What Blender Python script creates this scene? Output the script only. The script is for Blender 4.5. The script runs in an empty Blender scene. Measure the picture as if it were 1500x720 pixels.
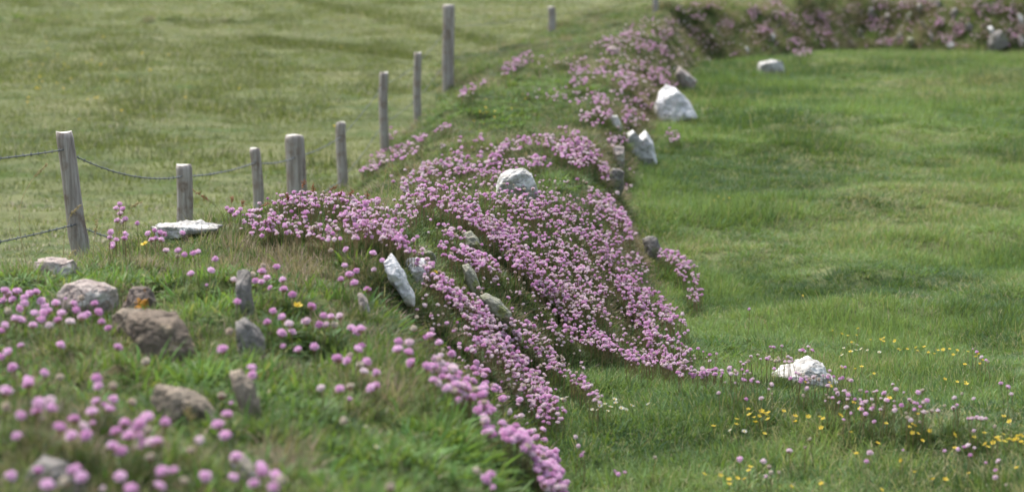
import bpy, math, random
import numpy as np
from mathutils import Vector, Matrix, Euler
R = math.radians
random.seed(7); rng = np.random.default_rng(11)
scn = bpy.context.scene
col = scn.collection

# ------------------------------------------------------------------ camera, sky, sun, exposure
ZC = 1.7                       # camera height over the right-hand field
F = 3542.0                     # focal length in photo pixels (1500 wide) = 85 mm
PITCH = math.atan(460 / F)
cam_d = bpy.data.cameras.new('camera'); cam = bpy.data.objects.new('camera', cam_d); col.objects.link(cam)
cam.location = (0, 0, ZC); cam.rotation_euler = (math.pi / 2 - PITCH, 0, 0)
cam_d.lens = 85; cam_d.sensor_width = 36; cam_d.clip_end = 6000; cam_d.clip_start = .05
cam_d.dof.use_dof = True; cam_d.dof.focus_distance = 9.9; cam_d.dof.aperture_fstop = 3.3
scn.camera = cam
scn.render.resolution_x = 1024; scn.render.resolution_y = 491
scn.render.engine = 'CYCLES'

SUN_EL, SUN_AZ = 58, -35       # azimuth measured from +Y, negative = left
w = bpy.data.worlds.new('World'); scn.world = w; w.use_nodes = True
nt = w.node_tree; bg = nt.nodes['Background']
sky = nt.nodes.new('ShaderNodeTexSky'); sky.sky_type = 'NISHITA'; sky.sun_disc = False
sky.sun_elevation = R(SUN_EL); sky.sun_rotation = R(SUN_AZ); sky.air_density = 1.0; sky.dust_density = 4.0; sky.ozone_density = .6
hs_ = nt.nodes.new('ShaderNodeHueSaturation'); hs_.inputs['Saturation'].default_value = .70   # a thin veil of cloud greys the sky
nt.links.new(sky.outputs[0], hs_.inputs['Color']); nt.links.new(hs_.outputs[0], bg.inputs[0]); bg.inputs[1].default_value = 0.15
sd = bpy.data.lights.new('sun', 'SUN'); sun = bpy.data.objects.new('sun', sd); col.objects.link(sun)
sd.energy = 2.2; sd.angle = R(24); sd.color = (1, .98, .95)
_dir = Vector((math.sin(R(SUN_AZ)) * math.cos(R(SUN_EL)), math.cos(R(SUN_AZ)) * math.cos(R(SUN_EL)), math.sin(R(SUN_EL))))
sun.rotation_euler = _dir.to_track_quat('Z', 'Y').to_euler(); sun.location = (0, 0, 30)
vs = scn.view_settings; vs.view_transform = 'Standard'; vs.look = 'None'; vs.gamma = 1; vs.exposure = 0.98
scn.cycles.max_bounces = 6; scn.cycles.transparent_max_bounces = 4
scn.cycles.diffuse_bounces = 3; scn.cycles.transmission_bounces = 3; scn.cycles.glossy_bounces = 2

# ------------------------------------------------------------------ helpers
def tag(o, label=None, cat=None, group=None, kind=None):
    if label: o['label'] = label
    if cat: o['category'] = cat
    if group: o['group'] = group
    if kind: o['kind'] = kind
    return o
def empty(name, loc):
    o = bpy.data.objects.new(name, None); col.objects.link(o); o.location = loc; o.empty_display_size = .05; return o
def mesh_obj(name, verts, faces, mats, parent=None, smooth=True, midx=None, origin=None, link=True):
    me = bpy.data.meshes.new(name)
    verts = np.asarray(verts, float)
    if origin is not None: verts = verts - np.asarray(origin)
    if isinstance(faces, np.ndarray):
        me.vertices.add(len(verts)); me.vertices.foreach_set('co', verts.astype(np.float32).ravel())
        nf, k = faces.shape
        me.loops.add(nf * k); me.loops.foreach_set('vertex_index', faces.astype(np.int32).ravel())
        me.polygons.add(nf); me.polygons.foreach_set('loop_start', np.arange(0, nf * k, k, dtype=np.int32))
        me.polygons.foreach_set('loop_total', np.full(nf, k, np.int32))
        me.update(calc_edges=True)
    else:
        me.from_pydata([tuple(v) for v in verts], [], faces); me.update()
    for m in (mats if isinstance(mats, (list, tuple)) else [mats]): me.materials.append(m)
    if midx is not None: me.polygons.foreach_set('material_index', np.asarray(midx, np.int32))
    if smooth: me.polygons.foreach_set('use_smooth', np.ones(len(me.polygons), bool))
    o = bpy.data.objects.new(name, me)
    if link: col.objects.link(o)
    if origin is not None: o.location = origin
    if parent is not None:
        o.parent = parent
        if origin is not None: o.location = Vector(origin) - parent.location
    return o

def _hash(ix, iy, s):
    h = (ix.astype(np.int64) * 374761393 + iy.astype(np.int64) * 668265263 + s * 2147483647) & 0xffffffff
    h = ((h ^ (h >> 13)) * 1274126177) & 0xffffffff
    return ((h ^ (h >> 16)) & 0xffff) / 65535.0
def vnoise(x, y, s=0):
    x0 = np.floor(x); y0 = np.floor(y); fx = x - x0; fy = y - y0
    fx = fx * fx * (3 - 2 * fx); fy = fy * fy * (3 - 2 * fy)
    a = _hash(x0, y0, s); b = _hash(x0 + 1, y0, s); c = _hash(x0, y0 + 1, s); d = _hash(x0 + 1, y0 + 1, s)
    return (a * (1 - fx) + b * fx) * (1 - fy) + (c * (1 - fx) + d * fx) * fy
def fbm(x, y, f=1.0, o=3, s=0):
    x = np.asarray(x, float); y = np.asarray(y, float)
    t = 0; a = 1.0; n = 0
    for i in range(o):
        t = t + a * vnoise(x * f + 17.3 * i, y * f - 9.1 * i, s + i); n += a; a *= .5; f *= 2.03
    return t / n * 2 - 1            # -1..1
def sstep(a, b, x):
    t = np.clip((x - a) / (b - a), 0, 1); return t * t * (3 - 2 * t)

# ------------------------------------------------------------------ terrain (heights relative to the camera, shifted by ZC)
GLt = np.array([(-60, -1.5), (4, -1.5), (8, -1.5), (10, -1.58), (12, -1.68), (15, -1.80), (17.4, -1.84), (20, -1.79), (22, -1.74), (24, -1.62),
                (30, -1.44), (37, -1.34), (45, -1.22), (60, -1.0), (90, -.2), (140, 1.5), (300, 5), (700, 4), (3000, 0)])
GRt = np.array([(-60, -1.6), (6, -1.62), (7.2, -1.64), (8, -1.67), (9, -1.74), (10, -1.81), (11, -1.87), (12, -1.90), (13, -1.91), (16, -1.82), (18, -1.74),
                (21, -1.66), (25, -1.64), (30, -1.68), (34, -1.68), (37, -1.55), (42, -1.25), (60, -1.0), (90, -.2), (140, 1.5), (300, 5), (700, 4), (3000, 0)])
#        Y     xl    xc1    z1    xc2    z2    xr
ST = np.array([
    (-3.0, -3.4, -2.3, -1.00, -1.00, -1.05, .10), (0, -3.4, -2.3, -.97, -1.00, -1.02, .15),
    (3.0, -3.3, -2.2, -.94, -.60, -1.02, .30), (4.5, -3.2, -2.0, -.93, -.30, -1.12, .36), (6.0, -3.0, -1.95, -.99, -.25, -1.17, .34),
    (7.0, -2.9, -1.9, -1.06, -.40, -1.14, .28), (8.0, -2.9, -1.7, -1.14, -.52, -1.10, .19), (9.0, -2.9, -1.35, -1.16, -.48, -1.07, .34),
    (10.0, -2.35, -1.0, -1.14, -.38, -1.13, .72), (10.6, -2.1, -.85, -1.18, -.30, -1.15, .82), (12.0, -1.75, -.55, -1.31, .05, -1.28, .93),
    (13.0, -1.6, -.55, -1.38, .20, -1.35, .97), (14.0, -1.5, -.6, -1.42, .35, -1.39, .92), (16.0, -1.38, -.5, -1.44, .52, -1.42, .86),
    (18.0, -1.27, -.35, -1.43, .65, -1.40, 1.02), (20.0, -1.2, -.2, -1.40, .75, -1.38, 1.35), (22.0, -1.12, -.1, -1.38, .95, -1.33, 1.65),
    (25.0, -1.2, .2, -1.30, 1.25, -1.22, 1.87), (28.0, -.9, .6, -1.22, 1.6, -1.12, 2.17), (31.0, -.3, 1.0, -1.14, 1.9, -1.02, 2.5),
    (34.0, .3, 1.3, -1.1, 2.1, -1.02, 2.7), (36.5, 1.0, 1.8, -1.5, 2.1, -1.6, 2.4)])
HX = np.array([(0, 30.4), (1.6, 30.5), (2.3, 30.8), (3.6, 32.3), (5.0, 34.6), (7.0, 33.6), (12, 33.2), (22, 34)])
def G(x, y):
    gl = np.interp(y, GLt[:, 0], GLt[:, 1]); gr = np.interp(y, GRt[:, 0], GRt[:, 1])
    c = np.interp(y, ST[:, 0], (ST[:, 2] + ST[:, 4]) / 2)
    t = sstep(-.5, .5, x - c)
    g = gl * (1 - t) + gr * t
    far = sstep(65, 130, y)
    g = g + .035 * fbm(x, y, .9, 3, 3) + .085 * np.clip(fbm(x * .8, y, 1.5, 2, 6), -.3, 1) * sstep(45, 25, y) * (1 - .6 * (1 - t)) - .10 * np.exp(-((x - 1.35) / .45) ** 2 - ((y - 13.2) / .7) ** 2) + .045 * fbm(x, y, .25, 2, 5) * (1 - far) + .016 * fbm(x, y, 5.0, 2, 8) * sstep(60, 20, y) + .5 * far * fbm(x, y, .05, 3, 9)
    # old track edge crossing the far pasture
    ye = 31.8 + 3.5 * np.clip(-x - .4, -.6, 8) + .5 * fbm(x, x * 0, .5, 2, 12)
    g = g + .035 * sstep(-.5, .25, y - ye) * sstep(70, 50, y) * sstep(.8, -.2, x)
    return g + ZC
def Bk(x, y):
    wob = .05 * fbm(x * 0 + 3, y, .8, 2, 21) 
    P = [np.interp(y, ST[:, 0], ST[:, i]) for i in range(1, 7)]
    xl, x1, z1, x2, z2, xr = P
    x2 = x2 + wob; xr = xr + wob * 1.3
    gl = np.interp(y, GLt[:, 0], GLt[:, 1]); gr = np.interp(y, GRt[:, 0], GRt[:, 1])
    tl = np.clip((x - xl) / (x1 - xl), -1, 1); sl = np.where(tl > 0, tl * tl * (3 - 2 * tl), tl * 1.0)
    zl = gl - .06 + (z1 - gl + .06) * sl
    zm = z1 + (z2 - z1) * np.clip((x - x1) / (x2 - x1), 0, 1)
    tr = np.clip((x - x2) / (xr - x2), 0, 2.5)
    sr = np.where(tr < 1, .42 * tr + .58 * tr * tr * (3 - 2 * tr), tr * .9 + .1)
    zr = z2 + (gr - .05 - z2) * sr
    b = np.where(x < x1, zl, np.where(x < x2, zm, zr))
    b = b + (.05 * fbm(x, y, 1.6, 3, 31) + .040 * fbm(x, y, 4.2, 3, 33) + .022 * fbm(x, y, 9, 2, 35) * sstep(22, 12, y) + .06 * np.clip(fbm(x, y, 2.6, 2, 75) + .1, 0, .6) + .03 * fbm(x, y, 6, 2, 36) * sstep(10, 7, y) - .055 + .025 * sstep(13, 17, y)) * np.clip(1.2 - tr * .5, .3, 1)
    b = b + sstep(13, 16, y) * np.clip(1.3 - abs(tr - .5) * 1.5, 0, 1) * (.13 * fbm(x * 1.3, y, 1.5, 3, 37))
    for qx, qy, qr, qd in ((.15, 9.7, .08, .13), (.02, 8.7, .07, .09), (-.28, 7.9, .08, .09), (.5, 10.7, .08, .1), (.66, 11.8, .10, .12), (-.5, 7.9, .09, .08), (.82, 16.4, .16, .15), (.98, 18.9, .2, .18), (1.35, 21.5, .2, .18), (1.65, 24, .25, .2)):
        b = b - qd * np.exp(-((x - qx) ** 2 + (y - qy) ** 2) / qr ** 2)
    b = np.where((y < -3) | (y > 36.5), -9, b)
    # distant cross hedge-bank
    yb = np.interp(x, HX[:, 0], HX[:, 1]) + .25 * fbm(x, x * 0, .7, 2, 41)
    zc = np.interp(x, [1.6, 3, 5, 9, 22], [-1.10, -1.03, -.97, -.95, -.9]) + .13 * fbm(x, y, .9, 3, 43)
    u = y - yb
    zh = np.where(u < 1.05, -1.74 + (zc + 1.74) * np.clip(u / 1.05, -1, 1), np.where(u < 1.8, zc, zc - (u - 1.8) * .55))
    zh = zh + .20 * fbm(x, y, 1.6, 3, 45) * (u > 0)
    zh = zh - 3 * sstep(1.5, .2, x)
    zh = np.where((u < -1) | (u > 4) | (x > 22), -9, zh)
    return np.maximum(b, zh) + ZC
def H(x, y): return np.maximum(G(x, y), Bk(x, y))

DX0, DX1, DY0, DY1, DS = -20., 16., .5, 70., .04
gx = np.arange(DX0, DX1, DS); gy = np.arange(DY0, DY1, DS)
XX, YY = np.meshgrid(gx, gy)
DEM = H(XX, YY); del XX, YY
def dem(x, y):
    i = np.clip((np.asarray(x) - DX0) / DS, 0, len(gx) - 2.001); j = np.clip((np.asarray(y) - DY0) / DS, 0, len(gy) - 2.001)
    i0 = i.astype(int); j0 = j.astype(int); a = i - i0; b = j - j0
    return (DEM[j0, i0] * (1 - a) + DEM[j0, i0 + 1] * a) * (1 - b) + (DEM[j0 + 1, i0] * (1 - a) + DEM[j0 + 1, i0 + 1] * a) * b
CP, SP = math.cos(PITCH), math.sin(PITCH)
def rays(px, py):
    px = np.asarray(px, float); py = np.asarray(py, float)
    a = (px - 750) / F; b = -(py - 360) / F
    return a, CP + b * SP, -SP + b * CP          # direction (x, y, z)
def ray_at(px, py, Y):
    dx, dy, dz = rays(px, py); t = np.asarray(Y) / dy
    return np.stack([dx * t, dy * t, dz * t + ZC], -1)
def cast(px, py, h=0.0, y0=3.2, y1=65.):
    """first point where the view ray comes within h of the terrain"""
    dx, dy, dz = rays(px, py); n = len(np.atleast_1d(px)); dx = np.atleast_1d(dx); dy = np.atleast_1d(dy); dz = np.atleast_1d(dz)
    h = np.broadcast_to(h, (n,)).astype(float); y0 = np.broadcast_to(y0, (n,)).astype(float)
    Y = y0.copy(); hit = np.full(n, np.nan); alive = np.ones(n, bool)
    for k in range(1500):
        t = Y / dy; z = dz * t + ZC
        d = z - (dem(dx * t, Y) + h)
        new = alive & (d <= 0); hit[new] = Y[new]; alive &= ~new
        if not alive.any(): break
        Y = np.where(alive, Y * (1 + np.clip(d * .02, .0006, .01)), Y)
        alive &= Y < y1
    t = hit / dy
    return np.stack([dx * t, hit, dz * t + ZC], -1)
def to_px(x, y, z):
    x = np.asarray(x); y = np.asarray(y); zz = np.asarray(z) - ZC
    dep = y * CP - zz * SP; up = y * SP + zz * CP
    return 750 + F * x / dep, 360 - F * up / dep

# ------------------------------------------------------------------ materials
def new_mat(name):
    m = bpy.data.materials.new(name); m.use_nodes = True
    n = m.node_tree; n.nodes.clear(); out = n.nodes.new('ShaderNodeOutputMaterial')
    return m, n, out
def N(n, typ, **kw):
    o = n.nodes.new(typ)
    for k, v in kw.items():
        if k.startswith('i_'): o.inputs[k[2:].replace('_', ' ')].default_value = v
        else: setattr(o, k, v)
    return o
def rgb(c): return (c[0], c[1], c[2], 1)
def mix(n, fac, a, b, blend='MIX'):
    m = n.nodes.new('ShaderNodeMix'); m.data_type = 'RGBA'; m.blend_type = blend
    for s, v in ((m.inputs[0], fac), (m.inputs[6], a), (m.inputs[7], b)):
        if isinstance(v, bpy.types.NodeSocket): n.links.new(v, s)
        elif isinstance(v, (tuple, list)): s.default_value = rgb(v)
        else: s.default_value = v
    return m.outputs[2]
def ramp(n, src, stops):
    r = n.nodes.new('ShaderNodeValToRGB'); e = r.color_ramp.elements
    while len(e) < len(stops): e.new(.5)
    for k, (p, c) in enumerate(stops): e[k].position = p; e[k].color = rgb(c)
    n.links.new(src, r.inputs[0]); return r.outputs[0]
def framp(n, src, a, b):
    m = n.nodes.new('ShaderNodeMapRange'); m.inputs[1].default_value = a; m.inputs[2].default_value = b
    m.interpolation_type = 'SMOOTHSTEP'; n.links.new(src, m.inputs[0]); return m.outputs[0]
def coords(n, kind='Position', scale=(1, 1, 1)):
    if kind == 'Position': s = n.nodes.new('ShaderNodeNewGeometry').outputs['Position']
    else: s = n.nodes.new('ShaderNodeTexCoord').outputs['Object']
    mp = n.nodes.new('ShaderNodeMapping'); mp.inputs['Scale'].default_value = scale; n.links.new(s, mp.inputs[0]); return mp.outputs[0]
def noise(n, vec, scale, detail=4, rough=.55, dist=0):
    t = n.nodes.new('ShaderNodeTexNoise'); t.inputs['Scale'].default_value = scale; t.inputs['Detail'].default_value = detail
    t.inputs['Roughness'].default_value = rough; t.inputs['Distortion'].default_value = dist; n.links.new(vec, t.inputs['Vector']); return t.outputs[0]
def princ(n, out, color, rough=.8, spec=.3, bump=None, bstr=.4, bdist=.01):
    p = n.nodes.new('ShaderNodeBsdfPrincipled'); p.inputs['Roughness'].default_value = rough; p.inputs['Specular IOR Level'].default_value = spec
    if isinstance(color, (tuple, list)): p.inputs['Base Color'].default_value = rgb(color)
    else: n.links.new(color, p.inputs['Base Color'])
    if bump is not None:
        b = n.nodes.new('ShaderNodeBump'); b.inputs['Strength'].default_value = bstr; b.inputs['Distance'].default_value = bdist
        n.links.new(bump, b.inputs['Height']); n.links.new(b.outputs[0], p.inputs['Normal'])
    if out: n.links.new(p.outputs[0], out.inputs[0])
    return p

def leafy(name, dark, light, dry, trans=.35, inst=True, rough=.6):
    """blade shader: instance tint picks dark..light, instance dryness mixes straw in, each blade varies a little"""
    m, n, out = new_mat(name)
    def attr(a, t):
        q = n.nodes.new('ShaderNodeAttribute'); q.attribute_name = a; q.attribute_type = t; return q.outputs['Fac']
    bl = attr('blade', 'GEOMETRY')
    if inst: t = attr('tint', 'INSTANCER'); d = attr('dry', 'INSTANCER')
    else:
        t = n.nodes.new('ShaderNodeObjectInfo').outputs['Random']; d = None
    c = mix(n, t, dark, light)
    hsv = n.nodes.new('ShaderNodeHueSaturation'); n.links.new(c, hsv.inputs['Color'])
    mr = n.nodes.new('ShaderNodeMapRange'); n.links.new(bl, mr.inputs[0]); mr.inputs[3].default_value = .68; mr.inputs[4].default_value = 1.35
    n.links.new(mr.outputs[0], hsv.inputs['Value'])
    mh = n.nodes.new('ShaderNodeMapRange'); n.links.new(bl, mh.inputs[0]); mh.inputs[3].default_value = .485; mh.inputs[4].default_value = .515
    n.links.new(mh.outputs[0], hsv.inputs['Hue'])
    c = hsv.outputs[0]
    # some blades are straw: the share follows the instance's dryness
    if d is not None:
        su = n.nodes.new('ShaderNodeMath'); su.operation = 'MULTIPLY_ADD'; n.links.new(bl, su.inputs[0]); su.inputs[1].default_value = 7.31; n.links.new(t, su.inputs[2])
        fr = n.nodes.new('ShaderNodeMath'); fr.operation = 'FRACT'; n.links.new(su.outputs[0], fr.inputs[0])
        lt = n.nodes.new('ShaderNodeMath'); lt.operation = 'LESS_THAN'; n.links.new(fr.outputs[0], lt.inputs[0]); n.links.new(d, lt.inputs[1])
        c = mix(n, lt.outputs[0], c, dry)
    p = princ(n, None, c, rough, .25)
    tr = n.nodes.new('ShaderNodeBsdfTranslucent'); n.links.new(mix(n, .35, c, (.35, .45, .05)), tr.inputs[0])
    ms = n.nodes.new('ShaderNodeMixShader'); ms.inputs[0].default_value = trans
    n.links.new(p.outputs[0], ms.inputs[1]); n.links.new(tr.outputs[0], ms.inputs[2]); n.links.new(ms.outputs[0], out.inputs[0])
    return m
M = {}
M['field'] = leafy('field_grass', (.026, .085, .028), (.165, .258, .078), (.36, .32, .17))
M['pasture'] = leafy('pasture_grass', (.070, .092, .038), (.182, .192, .082), (.38, .33, .24))
M['bankgrass'] = leafy('bank_grass', (.032, .075, .026), (.140, .205, .058), (.34, .27, .17))
M['brown'] = leafy('brown_stems', (.17, .13, .08), (.33, .26, .18), (.38, .26, .21), .25)
M['cushion'] = leafy('thrift_leaves', (.045, .085, .030), (.100, .150, .050), (.2, .2, .1), .2, inst=False)
M['cush2'] = leafy('cushion_leaves', (.038, .075, .032), (.085, .130, .055), (.25, .20, .10), .15)
M['lush'] = leafy('lush_leaves', (.050, .120, .022), (.130, .240, .050), (.3, .3, .1), .35)

def ground_mat():
    m, n, out = new_mat('pasture_ground')
    v = coords(n); 
    a = noise(n, v, .35, 5, .6); b = noise(n, v, 2.2, 5, .65); c = noise(n, v, 11, 5, .7); f = noise(n, v, 45, 3, .7)
    base = ramp(n, a, [(.30, (.055, .080, .030)), (.5, (.100, .120, .047)), (.68, (.155, .155, .076))])
    base = mix(n, framp(n, b, .42, .70), base, (.16, .175, .075))
    base = mix(n, framp(n, b, .50, .30), base, (.065, .105, .026))
    base = mix(n, framp(n, c, .58, .74), base, (.19, .175, .095))
    base = mix(n, framp(n, c, .46, .30), base, (.05, .082, .022))
    base = mix(n, framp(n, f, .62, .75), base, (.09, .075, .045))
    princ(n, out, base, .95, .1, f, .6, .03)
    return m
def bank_mat():
    m, n, out = new_mat('bank_turf')
    v = coords(n)
    a = noise(n, v, 1.3, 5, .6); b = noise(n, v, 6, 5, .65); c = noise(n, v, 24, 4, .7)
    base = ramp(n, a, [(.32, (.05, .07, .022)), (.5, (.085, .11, .032)), (.66, (.12, .12, .05))])
    base = mix(n, framp(n, b, .52, .68), base, (.085, .065, .04))
    base = mix(n, framp(n, b, .42, .28), base, (.035, .03, .018))
    base = mix(n, framp(n, c, .58, .72), base, (.17, .15, .07))
    princ(n, out, base, .95, .1, c, .8, .03)
    return m
M['ground'] = ground_mat(); M['bank'] = bank_mat()

def rock_mat(name, base, dark, spot, lichen=None, scale=1.0):
    m, n, out = new_mat(name)
    v = coords(n, 'Object')
    a = noise(n, v, 7 * scale, 6, .65, .6); b = noise(n, v, 28 * scale, 6, .7); c = noise(n, v, 16 * scale, 3, .6, 1.5)
    co = mix(n, framp(n, a, .40, .62), base, dark)
    co = mix(n, framp(n, b, .52, .66), co, tuple(x * .62 for x in base))
    co = mix(n, framp(n, c, .64, .70), co, spot)
    if lichen:
        l = noise(n, v, 9 * scale, 4, .6, .3)
        co = mix(n, framp(n, l, .55, .60), co, lichen)
    princ(n, out, co, .92, .15, b, .9, .012)
    return m
M['white_rock'] = rock_mat('white_lichen_stone', (.54, .525, .49), (.30, .285, .25), (.09, .085, .08), (.68, .67, .64))
M['chalk'] = rock_mat('bright_white_stone', (.74, .73, .71), (.58, .57, .55), (.25, .24, .22))
M['pale_rock'] = rock_mat('pale_pink_stone', (.43, .365, .325), (.27, .215, .19), (.10, .08, .07), (.52, .49, .44))
M['brown_rock'] = rock_mat('brown_stone', (.205, .165, .125), (.12, .095, .072), (.07, .05, .04), (.34, .27, .19))
M['tan_rock'] = rock_mat('tan_stone', (.30, .25, .19), (.17, .14, .105), (.45, .38, .27))
M['grey_rock'] = rock_mat('grey_stone', (.27, .25, .225), (.14, .13, .115), (.40, .39, .35), (.20, .21, .13))
M['orange_rock'] = rock_mat('orange_lichen_stone', (.22, .18, .15), (.08, .065, .055), (.45, .42, .36), (.52, .24, .04))
M['moss_rock'] = rock_mat('mossy_stone', (.34, .33, .26), (.20, .21, .13), (.48, .47, .40), (.22, .24, .10))

def wood_mat():
    m, n, out = new_mat('weathered_post')
    v = coords(n, 'Object', (1, 1, .07)); v2 = coords(n, 'Object')
    a = noise(n, v, 60, 5, .65); b = noise(n, v2, 9, 4, .6)
    oi = n.nodes.new('ShaderNodeObjectInfo').outputs['Random']
    co = ramp(n, a, [(.30, (.17, .14, .12)), (.5, (.34, .30, .265)), (.70, (.50, .46, .42))])
    co = mix(n, framp(n, b, .50, .68), co, (.20, .145, .11))
    co = mix(n, framp(n, b, .40, .28), co, (.43, .41, .37))
    princ(n, out, co, .9, .15, a, .7, .006)
    return m
M['wood'] = wood_mat()
m, n, o = new_mat('sawn_post_top'); v = coords(n, 'Object'); princ(n, o, ramp(n, noise(n, v, 60, 3), [(.3, (.42, .39, .34)), (.7, (.60, .57, .52))]), .9, .1); M['woodtop'] = m
m, n, o = new_mat('galvanised_wire'); princ(n, o, (.085, .10, .105), .6, .4).inputs['Metallic'].default_value = .3; M['wire'] = m

def petal(name, c1, c2, tr=.35):
    m, n, out = new_mat(name)
    oi = n.nodes.new('ShaderNodeObjectInfo').outputs['Random']
    q = n.nodes.new('ShaderNodeAttribute'); q.attribute_name = 'blade'
    ad = n.nodes.new('ShaderNodeMath'); ad.operation = 'MULTIPLY_ADD'; n.links.new(q.outputs['Fac'], ad.inputs[0]); ad.inputs[1].default_value = .55
    sc = n.nodes.new('ShaderNodeMath'); sc.operation = 'MULTIPLY'; n.links.new(oi, sc.inputs[0]); sc.inputs[1].default_value = .6
    n.links.new(sc.outputs[0], ad.inputs[2])
    c = mix(n, ad.outputs[0], c1, c2)
    p = princ(n, None, c, .6, .2)
    t = n.nodes.new('ShaderNodeBsdfTranslucent'); n.links.new(c, t.inputs[0])
    ms = n.nodes.new('ShaderNodeMixShader'); ms.inputs[0].default_value = tr
    n.links.new(p.outputs[0], ms.inputs[1]); n.links.new(t.outputs[0], ms.inputs[2]); n.links.new(ms.outputs[0], out.inputs[0])
    return m
M['pink'] = petal('pink_petals', (.67, .31, .58), (.93, .71, .87))
M['palepink'] = petal('pale_pink_petals', (.78, .56, .68), (.90, .80, .82))
M['faded'] = petal('faded_petals', (.55, .44, .36), (.72, .66, .56))
M['calyx'] = petal('brown_calyx', (.24, .12, .09), (.42, .28, .20), .2)
M['stem'] = petal('flower_stem', (.16, .15, .06), (.30, .20, .11), .1)
M['yellow'] = petal('yellow_petals', (.74, .50, .04), (.80, .64, .10), .25)
M['white'] = petal('white_petals', (.75, .74, .68), (.80, .79, .74), .25)
M['seed'] = petal('rusty_seed_head', (.30, .12, .06), (.42, .20, .09), .2)
M['straw'] = petal('straw_stem', (.42, .33, .15), (.55, .45, .24), .2)

# ------------------------------------------------------------------ ground and bank
def axis(segs):
    out = [segs[0][0]]
    for a, b, s in segs:
        k = max(1, int(round((b - a) / s))); out += list(np.linspace(a, b, k + 1)[1:])
    return np.array(out)
def grid_faces(nx, ny):
    i, j = np.meshgrid(np.arange(nx - 1), np.arange(ny - 1)); a = (j * nx + i).ravel()
    return np.stack([a, a + 1, a + 1 + nx, a + nx], 1)
ax = axis([(-2500, -200, 150), (-200, -30, 8), (-30, -9, .5), (-9, 9, .06), (9, 16, .15), (16, 40, 1), (40, 200, 10), (200, 2500, 150)])
ay = axis([(-400, -20, 30), (-20, 2, 1), (2, 24, .06), (24, 44, .12), (44, 80, .4), (80, 200, 4), (200, 3000, 100)])
X, Y_ = np.meshgrid(ax, ay)
gnd = mesh_obj('ground', np.stack([X, Y_, G(X, Y_)], -1).reshape(-1, 3), grid_faces(len(ax), len(ay)), M['ground'])
tag(gnd, kind='structure')
bx_ = axis([(-3.6, 3, .03), (3, 14, .06), (14, 22, .2)]); by_ = axis([(-3, 3, .1), (3, 18, .03), (18, 39, .045)])
X, Y_ = np.meshgrid(bx_, by_); ZB = Bk(X, Y_); ZG = G(X, Y_)
fc = grid_faces(len(bx_), len(by_)); ok = (ZB > ZG - .03).ravel()
keep = ok[fc].all(1); fc = fc[keep]
used = np.unique(fc); remap = -np.ones(ZB.size, int); remap[used] = np.arange(len(used))
V = np.stack([X, Y_, ZB], -1).reshape(-1, 3)[used]
bank = mesh_obj('bank', V, remap[fc], M['bank']); tag(bank, kind='structure')
del X, Y_, ZB, ZG, V

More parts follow.
